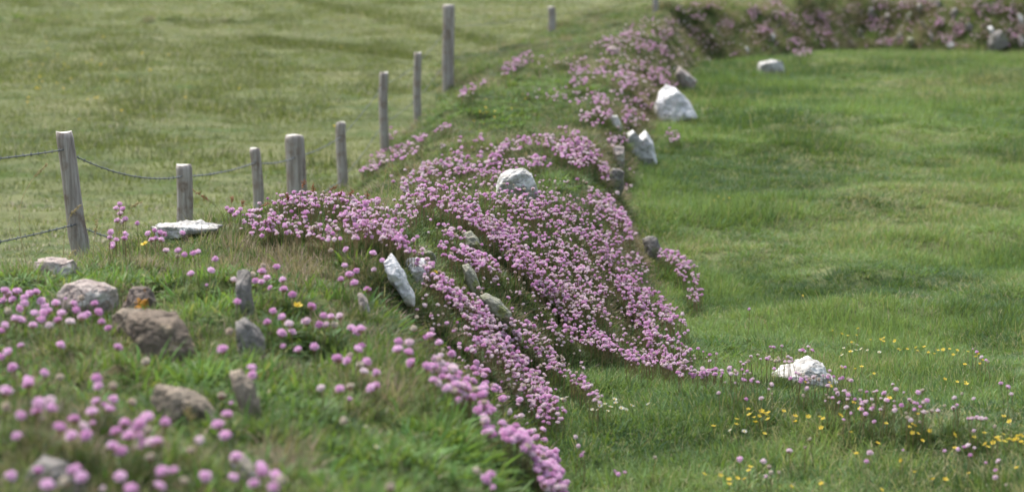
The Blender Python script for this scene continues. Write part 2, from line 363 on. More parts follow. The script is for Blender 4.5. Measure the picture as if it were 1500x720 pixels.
# ------------------------------------------------------------------ stones
def ico(sub):
    import bmesh
    bm = bmesh.new(); bmesh.ops.create_icosphere(bm, subdivisions=sub, radius=1)
    v = np.array([p.co[:] for p in bm.verts]); f = np.array([[q.index for q in p.verts] for p in bm.faces]); bm.free(); return v, f
ICO = {4: ico(6), 3: ico(5)}
ROCKS = []
def stone(outline, Yd, depth, mat, label, cat='stone', cuts=9, seed=0, lean=0.0, group=None, sink=0.06, sub=4, name='stone', snap=True, reg=True, rough=.06):
    """an outline in photo px stood up at distance Yd (metres), with a real depth; facets come from plane cuts"""
    r = np.random.default_rng(100 + seed)
    o = np.array(outline, float)
    if snap:
        lowp = o[np.argsort(o[:, 1])[-3:]].mean(0); q = cast([o[:, 0].mean()], [min(lowp[1], 718)], 0.02, max(3.2, Yd * .7))[0]
        if np.isfinite(q[1]) and abs(q[1] - Yd) < .22 * Yd: Yd = q[1] + depth * .3
        print('stone', seed, round(Yd, 2))
    W = ray_at(o[:, 0], o[:, 1], Yd)
    c = (W.min(0) + W.max(0)) / 2
    if sink:                                              # the foot goes into the turf
        low = W[:, 2] < c[2]; W[low, 2] -= sink
        c = (W.min(0) + W.max(0)) / 2
    P = W[:, [0, 2]] - c[[0, 2]]
    ang = np.arctan2(P[:, 1], P[:, 0]); idx = np.argsort(ang); ang = ang[idx]; P = P[idx]
    v, f = ICO[sub]; v = v.copy()
    a = np.arctan2(v[:, 2], v[:, 0]); rho = np.hypot(v[:, 0], v[:, 2])
    # polar radius of the polygon
    def rad(al):
        res = np.zeros(len(al)); n_ = len(P)
        for k in range(n_):
            p = P[k]; q = P[(k + 1) % n_]; d = q - p; dx, dy = np.cos(al), np.sin(al)
            den = dx * d[1] - dy * d[0]; den = np.where(abs(den) < 1e-9, 1e-9, den)
            t = (p[0] * d[1] - p[1] * d[0]) / den; u = (p[0] * dy - p[1] * dx) / den
            res = np.where((u >= -1e-6) & (u <= 1 + 1e-6) & (t > 0), np.maximum(res, t), res)
        return np.where(res <= 0, np.hypot(*P.T).mean(), res)
    rr = rad(a) * np.maximum(rho, 1e-6) ** .62
    p = np.stack([rr * np.cos(a), depth / 2 * np.sign(v[:, 1]) * np.abs(v[:, 1]) ** .8, rr * np.sin(a)], 1)
    p[:, 1] += lean * p[:, 2]
    size = np.hypot(*P.T).mean()
    for k in range(cuts):
        nn = r.normal(size=3) * np.array([.55, 1.0, .55]); nn /= np.linalg.norm(nn); e = (p @ nn); lim = e.max() * r.uniform(.62, .88)
        over = np.clip(e - lim, 0, None); p -= over[:, None] * nn * .92
    dn = fbm(p[:, 0] / size * 1.2 + seed, p[:, 2] / size * 1.2 + p[:, 1] / size, 2.2, 4, seed)
    d2 = fbm((p[:, 0] + p[:, 1]) / size + seed, p[:, 2] / size * 1.3 - p[:, 1] / size, 6, 3, seed + 9); d3 = np.abs(fbm((p[:, 0] - p[:, 1] * .7) / size, p[:, 2] / size, 3, 3, seed + 5))
    p += v * (dn * size * rough * 1.6 + d2 * size * .035 - np.clip(.10 - d3, 0, 1) * size * .7)[:, None]
    if reg: ROCKS.append((c[0], Yd, (W[:, 0].max() - W[:, 0].min()) / 2, depth / 2))
    ob = mesh_obj(name, p + c, f, mat, origin=(c[0], c[1], c[2]), smooth=True)
    tag(ob, label, cat, group); return ob
S = stone
S([(214, 333), (222, 328), (248, 333), (268, 327), (290, 324), (306, 329), (324, 331), (318, 337), (285, 340), (252, 349), (232, 347), (219, 341)], 9.15, .22, M['white_rock'],
  'flat white stone on the bank crest at the foot of the second fence post', seed=1, sink=.0, rough=.10, cuts=4)
S([(190, 458), (225, 455), (262, 462), (288, 482), (300, 505), (296, 530), (270, 545), (235, 530), (205, 498), (186, 476)], 6.2, .26, M['brown_rock'],
  'big rounded brown boulder in the blurred foreground turf', seed=2, sink=.05, rough=.05)
S([(163, 462), (180, 452), (205, 452), (222, 462), (222, 476), (195, 486), (170, 480)], 6.25, .14, M['tan_rock'], 'small tan stone leaning against the left top of the brown boulder', seed=3, sink=.02)
S([(173, 450), (192, 420), (205, 413), (226, 418), (230, 440), (222, 463), (196, 458)], 6.45, .15, M['orange_rock'], 'dark stone with orange lichen standing behind the brown boulder', seed=4, sink=.03)
S([(85, 430), (92, 417), (120, 410), (150, 414), (172, 424), (168, 446), (140, 455), (100, 448)], 6.7, .2, M['pale_rock'], 'greyish pink stone half buried left of the orange lichened stone', seed=5, sink=.03)
S([(42, 390), (55, 381), (75, 377), (100, 381), (118, 376), (125, 388), (110, 399), (60, 402)], 9.6, .2, M['pale_rock'], 'pinkish white stone lying at the foot of the leaning fence post', seed=6, sink=.04)
S([(346, 398), (355, 388), (366, 402), (372, 440), (370, 468), (350, 472), (345, 440)], 6.9, .09, M['grey_rock'], 'thin upright grey slab rising from the turf', seed=7, cuts=5)
S([(345, 468), (365, 462), (384, 480), (390, 505), (386, 528), (362, 530), (348, 500)], 6.3, .12, M['grey_rock'], 'dark grey tilted slab right of the brown boulder', seed=8, cuts=6)
S([(336, 545), (350, 538), (372, 562), (388, 592), (386, 612), (366, 610), (346, 575)], 5.7, .12, M['tan_rock'], 'long brown-grey slab slanting down below the grey slabs', seed=9, cuts=6)
S([(214, 572), (238, 558), (262, 562), (300, 588), (326, 612), (318, 622), (285, 614), (238, 594)], 5.3, .18, M['tan_rock'], 'flat tan stone slab in the turf below the brown boulder', seed=10, rough=.05, sink=.02)
S([(20, 715), (40, 690), (62, 666), (90, 676), (120, 700), (140, 728), (120, 745), (40, 745)], 4.35, .16, M['grey_rock'], 'blurred pale grey stone at the bottom left corner', seed=11, sink=.02)
S([(336, 668), (352, 662), (385, 690), (395, 705), (378, 712), (350, 695)], 4.95, .1, M['pale_rock'], 'narrow pinkish stone under flowers near the bottom edge', seed=12, sink=.02)
S([(557, 370), (568, 368), (577, 376), (593, 402), (607, 432), (606, 446), (596, 446), (583, 426), (566, 396)], 8.15, .12, M['chalk'],
  'long white stone blade slanting down the bank face', seed=13, cuts=9, sink=.0, rough=.10)
S([(590, 381), (606, 378), (622, 381), (630, 394), (624, 414), (615, 424), (604, 400), (592, 392)], 8.55, .12, M['chalk'], 'small white wedge stone right of the long white blade', seed=14, cuts=8, rough=.1, sink=.0)
S([(522, 432), (529, 429), (538, 440), (545, 452), (538, 458), (528, 450)], 7.6, .10, M['pale_rock'], 'small pale stone left below the long white blade', seed=15, cuts=6, sink=.02)
S([(598, 368), (612, 364), (636, 367), (640, 375), (625, 379), (602, 377)], 8.9, .12, M['moss_rock'], 'flat lichen-spotted stone above the white wedge stone', seed=16, cuts=6, sink=.02)
S([(678, 342), (690, 338), (700, 350), (708, 368), (704, 378), (690, 372), (680, 358)], 9.6, .12, M['moss_rock'], 'mossy stone edge among flowers above the middle of the bank face', seed=17, cuts=6, sink=.0)
S([(677, 388), (686, 386), (698, 402), (706, 425), (700, 438), (690, 430), (680, 408)], 8.95, .11, M['moss_rock'], 'narrow lichened stone slanting beside the yellow flower', seed=18, cuts=6, sink=.0)
S([(703, 432), (716, 428), (732, 440), (748, 458), (752, 472), (735, 474), (716, 464), (708, 450)], 8.9, .13, M['moss_rock'], 'grey stone with pale rim half way down the bank face', seed=19, cuts=6, sink=.0)
S([(720, 272), (732, 256), (748, 249), (766, 247), (780, 256), (788, 268), (782, 282), (755, 288), (728, 284)], 13.1, .28, M['white_rock'],
  'rounded white stone on top of the bank behind the dense flowers', seed=20, sink=.04, rough=.04)
S([(884, 262), (888, 248), (904, 244), (914, 250), (914, 272), (908, 286), (890, 282)], 14.3, .16, M['grey_rock'], 'dark grey lichened stone jutting from the right shoulder of the bank', seed=21, sink=.02)
S([(940, 350), (950, 345), (962, 348), (967, 360), (964, 378), (950, 382), (942, 368)], 12.7, .14, M['grey_rock'], 'small grey stone on the steep right edge above the green hollow', seed=22, sink=.03)
S([(957, 160), (966, 132), (975, 126), (990, 130), (1008, 146), (1021, 166), (1012, 172), (985, 176), (962, 178)], 20.6, .45, M['chalk'],
  'large white stone at the foot of the bank, black cracked', seed=23, sink=.04, rough=.09, cuts=4)
S([(985, 102), (994, 97), (1008, 106), (1021, 118), (1018, 132), (1008, 140), (996, 126)], 22.6, .34, M['pale_rock'], 'pinkish pale stone behind and above the large white stone', seed=24, sink=.05)
S([(918, 232), (919, 196), (926, 189), (936, 202), (946, 192), (956, 208), (963, 230), (950, 236), (930, 238), (922, 236)], 17.9, .5, M['chalk'],
  'jagged white stone with two peaks at the foot of the bank', seed=25, sink=.05, cuts=5)
S([(896, 240), (898, 214), (908, 206), (914, 214), (914, 242), (902, 246)], 17.2, .24, M['pale_rock'], 'pinkish upright stone left of the jagged white stone', seed=26, cuts=6, sink=.05)
S([(886, 182), (892, 170), (904, 169), (912, 180), (908, 190), (892, 190)], 18.6, .24, M['white_rock'], 'small pale stone half way up the far bank face', seed=27, sink=.03)
S([(886, 78), (892, 68), (904, 70), (911, 82), (900, 84)], 25.5, .25, M['pale_rock'], 'small pale stone high on the far bank under pink flowers', seed=28, sink=.02)
S([(1107, 103), (1112, 92), (1130, 88), (1146, 90), (1150, 106), (1143, 110), (1128, 103)], 29.6, .35, M['white_rock'], 'low white stone lying in the far field before the hedge bank', seed=29, sink=.04, cuts=6)
S([(1124, 548), (1144, 541), (1162, 537), (1172, 530), (1188, 526), (1204, 533), (1214, 543), (1230, 551), (1215, 556), (1175, 558), (1140, 556)], 10.55, .32, M['white_rock'],
  'white rugged stone lying in the grass of the right field', seed=30, sink=.02, rough=.08, cuts=6)
S([(1447, 62), (1452, 48), (1466, 44), (1476, 58), (1478, 74), (1462, 78), (1450, 76)], 33.3, .35, M['grey_rock'], 'round grey stone in the far hedge bank by the right edge', seed=32, sink=.02)
S([(1420, 60), (1428, 44), (1440, 52), (1456, 66), (1474, 74), (1462, 75), (1434, 66)][0:0] or [(1446, 40), (1452, 38), (1462, 56), (1475, 70), (1471, 74), (1458, 64)], 33.15, .2, M['white_rock'], 'thin white stone leaning beside the round grey stone', seed=33, cuts=4, sink=0)
hs = [(1495, 60, 8, 14, 'pale'), (1495, 32, 6, 12, 'white'), (1260, 52, 5, 10, 'grey'), (1318, 56, 7, 8, 'grey'), (1392, 68, 6, 7, 'white'), (1335, 62, 7, 6, 'moss'), (1275, 20, 8, 10, 'grey'), (1300, 28, 8, 8, 'grey'),
      (1345, 14, 9, 8, 'grey'), (1354, 40, 6, 9, 'grey'), (1330, 26, 7, 8, 'moss'), (1132, 56, 4, 6, 'white'), (1094, 73, 4, 6, 'white'), (1038, 90, 6, 8, 'pale'), (998, 82, 4, 6, 'white'), (1245, 64, 7, 6, 'grey'), (1365, 58, 5, 10, 'grey'),
      (1398, 20, 8, 8, 'grey'), (1422, 44, 8, 10, 'grey'), (1375, 8, 8, 7, 'grey'), (1222, 66, 5, 8, 'pale')]
ORD = ['first', 'second', 'third', 'fourth', 'fifth', 'sixth', 'seventh', 'eighth', 'ninth', 'tenth', 'eleventh', 'twelfth', 'thirteenth', 'fourteenth', 'fifteenth', 'sixteenth', 'seventeenth', 'eighteenth',
       'nineteenth', 'twentieth', 'twenty-first', 'twenty-second', 'twenty-third', 'twenty-fourth', 'twenty-fifth', 'twenty-sixth']
hs = sorted(hs)
for i, (cx, cy, rx, ry, mt) in enumerate(hs):
    q = cast([cx], [cy + ry * .3], .0, 26)[0]; yd = q[1] if np.isfinite(q[1]) else 33.6
    tl = random.uniform(-.5, 1.0); rx *= random.uniform(.5, 1.0); ry *= 1.1
    oo = []
    for t in np.arange(0, 6.2, .8):
        u, v = rx * math.cos(t) * random.uniform(.7, 1.2), ry * math.sin(t) * random.uniform(.75, 1.2); oo.append((cx + u + v * tl * .6, cy + v))
    S(oo, yd + .02, .22, M[mt + '_rock'], 'small rough %s stone bedded in the far hedge bank, %s from its left end' % (mt if mt != 'moss' else 'mossy', ORD[i]), seed=40 + i, sub=3, sink=0, group='stones in the far hedge bank', cuts=7, snap=False, reg=False, rough=.12)

# ------------------------------------------------------------------ tuft sources and scattering
def ribbon_set(name, mat, blades):
    """blades: list of (base xyz, dir angle, length, width, lean, curl, rnd) -> one mesh of tapering curved ribbons"""
    vs_, fs, at = [], [], []
    for (bx, by, bz, ang, L, wd, lean, curl, rv) in blades:
        d = np.array([math.cos(ang), math.sin(ang), 0]); s = np.array([-math.sin(ang), math.cos(ang), 0])
        tw = random.uniform(-.9, .9); s = s * math.cos(tw) + d * math.sin(tw)
        p = np.array([bx, by, bz]); k0 = len(vs_); seg = 3; th = lean
        for q in range(seg + 1):
            ww = wd * (1 - (q / seg) ** 1.6) * .5
            if q < seg: vs_ += [p - s * ww, p + s * ww]; at += [rv, rv]
            else: vs_.append(p.copy()); at.append(rv)
            p = p + (d * math.sin(th) + np.array([0, 0, math.cos(th)])) * (L / seg); th += curl / seg
        for q in range(seg - 1):
            a = k0 + 2 * q; fs.append((a, a + 1, a + 3, a + 2))
        a = k0 + 2 * (seg - 1); fs.append((a, a + 1, a + 2))
    o = mesh_obj(name, vs_, fs, mat, link=False)
    t = o.data.attributes.new('blade', 'FLOAT', 'POINT'); t.data.foreach_set('value', np.array(at, np.float32))
    return o
def tuft(name, mat, nb, rad, L, Lv, wd, lean, curl, outward=.6):
    bl = []
    for k in range(nb):
        r = rad * math.sqrt(random.random()); a = random.uniform(0, 2 * math.pi)
        ang = a + random.gauss(0, 1) * (1 - outward) * 2
        bl.append((r * math.cos(a), r * math.sin(a), -.012, ang, L * (1 + Lv * random.uniform(-1, 1)), wd * random.uniform(.7, 1.2),
                   abs(random.gauss(0, lean)) + .3 * lean * r / rad, curl * random.uniform(.2, 1.6), random.random()))
    return ribbon_set(name, mat, bl)
def src(name, objs):
    c = bpy.data.collections.new(name)
    for o in objs: c.objects.link(o)
    return c
C_field = src('field_tufts', [tuft('grass_tuft', M['field'], 48, .07, .054, .5, .0040, .6, 1.5) for _ in range(6)])
C_past = src('pasture_tufts', [tuft('grass_tuft', M['pasture'], 46, .13, .042, .5, .0070, .7, 1.0) for _ in range(5)])
C_bank = src('bank_tufts', [tuft('grass_tuft', M['bankgrass'], 46, .055, .060, .5, .0036, .65, 1.5) for _ in range(6)])
C_brown = src('brown_tufts', [tuft('stem_tuft', M['brown'], 34, .055, .055, .6, .0034, .55, .6) for _ in range(4)])
C_lush = src('lush_tufts', [tuft('leaf_tuft', M['lush'], 40, .05, .055, .4, .0080, .8, 1.4) for _ in range(4)])
C_cush = src('cushion_tufts', [tuft('leaf_cushion_tuft', M['cush2'], 110, .07, .034, .4, .0022, .7, .5) for _ in range(4)])

def gn_tree(coll):
    g = bpy.data.node_groups.new('scatter_' + coll.name, 'GeometryNodeTree')
    g.interface.new_socket('Geometry', in_out='INPUT', socket_type='NodeSocketGeometry')
    g.interface.new_socket('Geometry', in_out='OUTPUT', socket_type='NodeSocketGeometry')
    i = g.nodes.new('NodeGroupInput'); o = g.nodes.new('NodeGroupOutput')
    ci = g.nodes.new('GeometryNodeCollectionInfo'); ci.inputs[0].default_value = coll; ci.inputs['Separate Children'].default_value = True; ci.inputs['Reset Children'].default_value = True
    ip = g.nodes.new('GeometryNodeInstanceOnPoints')
    def na(nm, ty):
        q = g.nodes.new('GeometryNodeInputNamedAttribute'); q.data_type = ty; q.inputs[0].default_value = nm; return q.outputs[0]
    er = g.nodes.new('FunctionNodeEulerToRotation'); g.links.new(na('rot', 'FLOAT_VECTOR'), er.inputs[0])
    g.links.new(i.outputs[0], ip.inputs['Points']); g.links.new(ci.outputs[0], ip.inputs['Instance'])
    ip.inputs['Pick Instance'].default_value = True
    g.links.new(na('idx', 'INT'), ip.inputs['Instance Index']); g.links.new(er.outputs[0], ip.inputs['Rotation'])
    g.links.new(na('scl', 'FLOAT_VECTOR'), ip.inputs['Scale']); g.links.new(ip.outputs[0], o.inputs[0])
    return g
def scatter(name, coll, x, y, scl, tint, dry, slope=.5, label=None, hs=None):
    scl = np.broadcast_to(np.asarray(scl, float), x.shape).copy(); hs = np.broadcast_to(1.0 if hs is None else hs, x.shape).copy(); ok = np.ones(len(x), bool); dry = np.broadcast_to(dry, x.shape) * 1.0
    for cx, cy, hw, hd in ROCKS:                     # turf stays off the stones and is short at their foot
        ok &= ~((np.abs(x - cx) < hw * .95) & (np.abs(y - cy) < hd + .01))
        fr = (np.abs(x - cx) < hw * 1.05) & (y < cy) & (y > cy - hd - .22); hs[fr] *= .8
    x, y, scl, hs, tint, dry = x[ok], y[ok], scl[ok], hs[ok], tint[ok], dry[ok]
    n_ = len(x); z = dem(x, y); e = .06
    nx = -(dem(x + e, y) - dem(x - e, y)) / (2 * e) * slope; ny = -(dem(x, y + e) - dem(x, y - e)) / (2 * e) * slope
    me = bpy.data.meshes.new(name); me.vertices.add(n_); me.vertices.foreach_set('co', np.stack([x, y, z], 1).astype(np.float32).ravel())
    rot = np.stack([-np.arctan(ny), np.arctan(nx), rng.uniform(0, 6.283, n_)], 1)
    # tilt towards the slope normal after a random spin about z
    eul = np.zeros((n_, 3))
    for k in range(n_):
        q = Matrix.Rotation(math.atan2(math.hypot(nx[k], ny[k]), 1), 3, Vector((-ny[k], nx[k], 0)).normalized() if (nx[k] or ny[k]) else Vector((1, 0, 0)))
        eul[k] = (q @ Matrix.Rotation(rot[k, 2], 3, 'Z')).to_euler()
    s = np.asarray(scl, float); hs = 1.0 if hs is None else hs
    sc = np.stack([s, s, s * hs], 1)
    def at(nm, ty, data, key='value'):
        a = me.attributes.new(nm, ty, 'POINT'); a.data.foreach_set(key, np.asarray(data).ravel())
    at('rot', 'FLOAT_VECTOR', eul.astype(np.float32), 'vector'); at('scl', 'FLOAT_VECTOR', sc.astype(np.float32), 'vector')
    at('idx', 'INT', rng.integers(0, 1000, n_).astype(np.int32) % len(coll.objects))
    at('tint', 'FLOAT', np.clip(tint, 0, 1).astype(np.float32)); at('dry', 'FLOAT', np.clip(dry, 0, 1).astype(np.float32))
    o = bpy.data.objects.new(name, me); col.objects.link(o)
    md = o.modifiers.new('scatter', 'NODES'); md.node_group = gn_tree(coll)
    tag(o, label, 'grass', kind='stuff'); return o
def region(y0, y1, dens, marg=1.1):
    """random points inside the (widened) view wedge between two distances"""
    wmax = 2 * (y1 * .2118 + marg); k = int(dens * wmax * (y1 - y0))
    x = rng.uniform(-wmax / 2, wmax / 2, k); y = rng.uniform(y0, y1, k)
    m_ = np.abs(x) < y * .2118 + marg; return x[m_], y[m_]
def onbank(x, y, m=0.0): return Bk(x, y) > G(x, y) + m
def side(x, y):       # +1 right of the bank, -1 left
    return np.where(x > np.interp(y, ST[:, 0], (ST[:, 2] + ST[:, 4]) / 2), 1, -1)

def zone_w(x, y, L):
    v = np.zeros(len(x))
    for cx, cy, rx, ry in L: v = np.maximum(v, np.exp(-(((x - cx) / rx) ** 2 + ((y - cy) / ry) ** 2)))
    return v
# right-hand field
xs, ys = [], []
for a, b, d in ((6, 9, 460), (9, 14, 400), (14, 20, 230), (20, 28, 110), (28, 36, 70)):
    x, y = region(a, b, d, 2.4); xs.append(x); ys.append(y)
x = np.concatenate(xs); y = np.concatenate(ys)
k = (~onbank(x, y, .02)) & (side(x, y) > 0); x, y = x[k], y[k]
big = fbm(x, y, .45, 3, 51); mid = fbm(x, y, 1.7, 3, 53); fin = fbm(x, y, 5, 2, 54)
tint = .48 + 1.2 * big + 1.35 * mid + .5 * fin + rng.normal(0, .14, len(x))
tint -= .8 * zone_w(x, y, [(1.45, 13.2, .7, .9), (2.55, 11.6, .35, .5), (1.5, 17.5, .6, 2.5), (2.2, 21, .6, 2)])  # darker tint paints the bank-foot hollow's shade into the grass; elsewhere deeper green
dry = .09 + .42 * np.clip(fbm(x, y, .7, 3, 55), -.2, 1) + rng.normal(0, .03, len(x))
hgt = 1.05 + 1.1 * fbm(x, y, 1.3, 3, 57) + .4 * fin
hgt = np.clip(hgt, .6, 1.9) * (1 - .35 * sstep(12, 8, y) * sstep(1.0, 2.6, x))
sc = (np.where(y < 14, 1, np.where(y < 20, 1.25, 1.6))) * rng.uniform(.8, 1.25, len(x))
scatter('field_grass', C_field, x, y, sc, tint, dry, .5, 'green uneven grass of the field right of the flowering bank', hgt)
k = rng.random(len(x)) < np.clip(.10 + .9 * fbm(x, y, 1.9, 2, 59), 0, .5); kx = x[k] + rng.normal(0, .03, k.sum()); ky = y[k] + rng.normal(0, .03, k.sum())
scatter('field_clover', C_lush, kx, ky, rng.uniform(.6, 1.1, len(kx)) * np.where(ky > 18, 1.4, 1), .35 + .5 * fbm(kx, ky, 1, 2, 60) + rng.normal(0, .15, len(kx)), .04 + 0 * kx, .5, 'low broad leaved clover and weeds among the grass of the right field', rng.uniform(.6, 1.1, len(kx)))
sx, sy, ss, sf = [], [], [], []
for cx, cy, hw, hd in ROCKS:
    for k in range(int(18 + 130 * hw)):
        a_ = random.uniform(math.pi, 2 * math.pi) if random.random() < .8 else random.uniform(0, math.pi); q = random.uniform(.92, 1.25)
        sx.append(cx + hw * q * math.cos(a_)); sy.append(cy + (hd + .03) * q * math.sin(a_)); ss.append(random.uniform(.6, 1.15) * (1 if cy < 14 else 1.4)); sf.append(random.uniform(.6, 1.35))
_r = ROCKS; ROCKS = []; sx, sy, ss, sf = map(np.array, (sx, sy, ss, sf)); tt_ = .45 + .8 * fbm(sx, sy, 2, 2, 81) + rng.normal(0, .15, len(sx))
scatter('fringe_grass', C_bank, sx, sy, ss, tt_, .2 + 0 * sx, .6, 'longer grass growing up round the feet of the stones', sf)
ROCKS = _r
# left-hand pasture
xs, ys = [], []
for a, b, d in ((8, 16, 70), (16, 24, 60), (24, 36, 34), (36, 62, 16)):
    x, y = region(a, b, d, 2.2); xs.append(x); ys.append(y)
x = np.concatenate(xs); y = np.concatenate(ys)
k = (~onbank(x, y, .02)) & ((side(x, y) < 0) | (y > 36)); x, y = x[k], y[k]
big = fbm(x, y, .3, 3, 61); mid = fbm(x, y, 1.3, 3, 63)
scatter('pasture_grass', C_past, x, y, np.where(y < 24, 1, np.where(y < 36, 1.35, 1.9)) * rng.uniform(.7, 1.3, len(x)), .5 + .7 * big + .6 * mid + .2 * fbm(x, y, 4, 2, 66) + rng.normal(0, .1, len(x)),
        .14 + .35 * np.clip(fbm(x, y, .6, 3, 65), -.4, 1), .5, 'short grazed grass of the pasture left of the fence', np.clip(.8 + .5 * mid, .4, 1.5))

lx, ly, lt = [], [], []
for k in range(2600):                      # rank grass along the old track edge and a second faint line, and odd tussocks
    u = random.random()
    if k < 350: a_ = -.2 - 5.5 * u; b_ = 31.8 + 3.5 * np.clip(-a_ - .4, -.6, 8) + random.gauss(0, .14)
    elif k < 900: a_ = -1.15 - 2.2 * u; b_ = 29.0 + 1.4 * (-a_ - 1.15) + random.gauss(0, .12)
    else:
        j = (k - 900) // 12; rr = np.random.default_rng(900 + j); b0 = rr.uniform(17, 48); a_ = -rr.uniform(.02, .22) * b0 - .6 + random.gauss(0, .22); b_ = b0 + random.gauss(0, .3)
    lx.append(a_); ly.append(b_); lt.append(random.uniform(.0, .4))
lx, ly, lt = map(np.array, (lx, ly, lt)); k = ~onbank(lx, ly, .02); lx, ly, lt = lx[k], ly[k], lt[k]
scatter('rank_grass', C_past, lx, ly, 1.5 + 0 * lx, lt, .12, .5, 'darker rank grass in lines and tussocks across the pasture', 1.7)
# zones of the bank given as soft ellipses (photo px of the place, stood on the terrain)
def zone(px, py, L):
    v = np.zeros(len(px))
    for cx, cy, rx, ry in L: v = np.maximum(v, np.exp(-(((px - cx) / rx) ** 2 + ((py - cy) / ry) ** 2)))
    return v
BROWN = [(460, 375, 110, 26), (540, 400, 40, 30), (380, 350, 40, 12), (620, 450, 30, 30), (60, 640, 90, 60), (680, 530, 40, 35), (900, 280, 22, 25), (930, 350, 30, 30),
         (430, 640, 50, 25), (940, 130, 25, 40), (650, 310, 25, 14), (890, 400, 60, 50), (980, 430, 20, 25), (100, 680, 90, 40), (570, 590, 35, 25)]
LUSH = [(140, 400, 90, 16), (280, 420, 60, 30), (235, 575, 60, 40), (620, 340, 40, 22), (330, 560, 50, 25), (560, 640, 120, 60), (450, 600, 80, 50), (720, 160, 60, 20), (830, 260, 50, 14),
        (310, 540, 60, 30), (800, 130, 60, 18), (650, 440, 20, 14), (250, 690, 60, 30), (680, 650, 60, 40), (760, 300, 25, 12), (640, 620, 60, 40)]
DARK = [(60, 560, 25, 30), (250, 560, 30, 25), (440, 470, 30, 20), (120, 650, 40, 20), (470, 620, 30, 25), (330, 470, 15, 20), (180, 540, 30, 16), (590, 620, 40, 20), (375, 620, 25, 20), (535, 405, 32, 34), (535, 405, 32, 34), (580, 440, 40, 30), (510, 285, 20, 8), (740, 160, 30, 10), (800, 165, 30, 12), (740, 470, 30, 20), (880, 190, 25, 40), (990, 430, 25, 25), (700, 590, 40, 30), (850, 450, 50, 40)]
SHORT = [(700, 400, 150, 120), (850, 400, 140, 130), (480, 320, 120, 22), (640, 280, 70, 20)]
xs, ys = [], []
for a, b, d in ((2.6, 5, 800), (5, 9, 900), (9, 13, 850), (13, 20, 600), (20, 28, 330), (28, 37.5, 260)):
    x, y = region(a, b, d, 1.9); xs.append(x); ys.append(y)
x = np.concatenate(xs); y = np.concatenate(ys)
k = onbank(x, y, .0); x, y = x[k], y[k]
gr_ = np.hypot(dem(x + .05, y) - dem(x - .05, y), dem(x, y + .05) - dem(x, y - .05)) / .1
k = rng.random(len(x)) < np.clip(.42 * np.sqrt(1 + gr_ ** 2), 0, 1); x, y = x[k], y[k]   # as many tufts per metre of slope
px, py = to_px(x, y, dem(x, y) + .04)
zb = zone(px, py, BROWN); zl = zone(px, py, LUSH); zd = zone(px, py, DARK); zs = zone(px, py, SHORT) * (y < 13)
hedge = (x > 2.2) & (y > 30)
nz = fbm(x, y, 1.6, 3, 71); nz2 = fbm(x, y, 5, 2, 73)
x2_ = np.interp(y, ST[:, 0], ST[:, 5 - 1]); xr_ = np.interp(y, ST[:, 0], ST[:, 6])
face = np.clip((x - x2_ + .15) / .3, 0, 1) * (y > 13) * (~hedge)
isb = (rng.random(len(x)) < np.clip(.10 + .75 * zb + .35 * np.clip(nz, 0, 1) + .35 * np.clip(fbm(x, y, 4, 2, 83), 0, 1) + (.15 + .5 * nz2) * hedge + face * (.12 + .4 * nz2) - .5 * zl, 0, .9))
isl = (~isb) & (rng.random(len(x)) < np.clip(.06 + .14 * (y < 8) + .45 * zl + .2 * np.clip(-nz2, 0, 1), 0, .8))
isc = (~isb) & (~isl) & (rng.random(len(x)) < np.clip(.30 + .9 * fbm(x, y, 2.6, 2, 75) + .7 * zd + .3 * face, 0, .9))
isg = ~(isb | isl | isc)
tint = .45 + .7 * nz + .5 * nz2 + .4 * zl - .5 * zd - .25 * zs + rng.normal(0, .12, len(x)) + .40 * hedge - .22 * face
scl = np.where(y < 13, 1, np.where(y < 20, 1.2, 1.6)) * rng.uniform(.7, 1.25, len(x)) * (1 - .3 * zs)
scl = scl * (1 + .3 * (isl & (y < 8.5)))
hh = np.clip(1 + .7 * nz2, .4, 1.7) * (1 - .25 * (y > 13)) * (1 + .8 * hedge)
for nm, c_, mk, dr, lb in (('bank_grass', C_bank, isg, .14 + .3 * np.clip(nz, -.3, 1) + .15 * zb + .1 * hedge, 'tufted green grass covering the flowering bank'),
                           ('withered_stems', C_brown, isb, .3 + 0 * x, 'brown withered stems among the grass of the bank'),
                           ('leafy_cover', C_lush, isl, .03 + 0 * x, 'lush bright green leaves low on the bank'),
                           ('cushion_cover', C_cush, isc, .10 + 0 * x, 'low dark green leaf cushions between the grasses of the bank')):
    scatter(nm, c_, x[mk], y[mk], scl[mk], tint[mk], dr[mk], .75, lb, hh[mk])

# ------------------------------------------------------------------ fence
def tube(path, rad, seg=8, cap=True):
    path = np.asarray(path, float); n_ = len(path); vs_ = []; rad = np.broadcast_to(rad, (n_,))
    tg = np.gradient(path, axis=0); tg /= np.linalg.norm(tg, axis=1)[:, None]
    ref = np.array([0, 0, 1.]) if abs(tg[0][2]) < .9 else np.array([0, 1., 0])
    for i in range(n_):
        u = np.cross(tg[i], ref); u /= np.linalg.norm(u); v = np.cross(u, tg[i])
        for k in range(seg):
            a = 2 * math.pi * k / seg; vs_.append(path[i] + rad[i] * (u * math.cos(a) + v * math.sin(a)))
    fs = []
    for i in range(n_ - 1):
        for k in range(seg):
            a = i * seg + k; b = i * seg + (k + 1) % seg; fs.append((a, b, b + seg, a + seg))
    if cap: fs.append(tuple(range(seg))[::-1]); fs.append(tuple(range((n_ - 1) * seg, n_ * seg)))
    return vs_, fs
def merge(lst):
    V, Fc = [], []
    for v, f in lst:
        k = len(V); V += list(v); Fc += [tuple(i + k for i in q) for q in f]
    return V, Fc
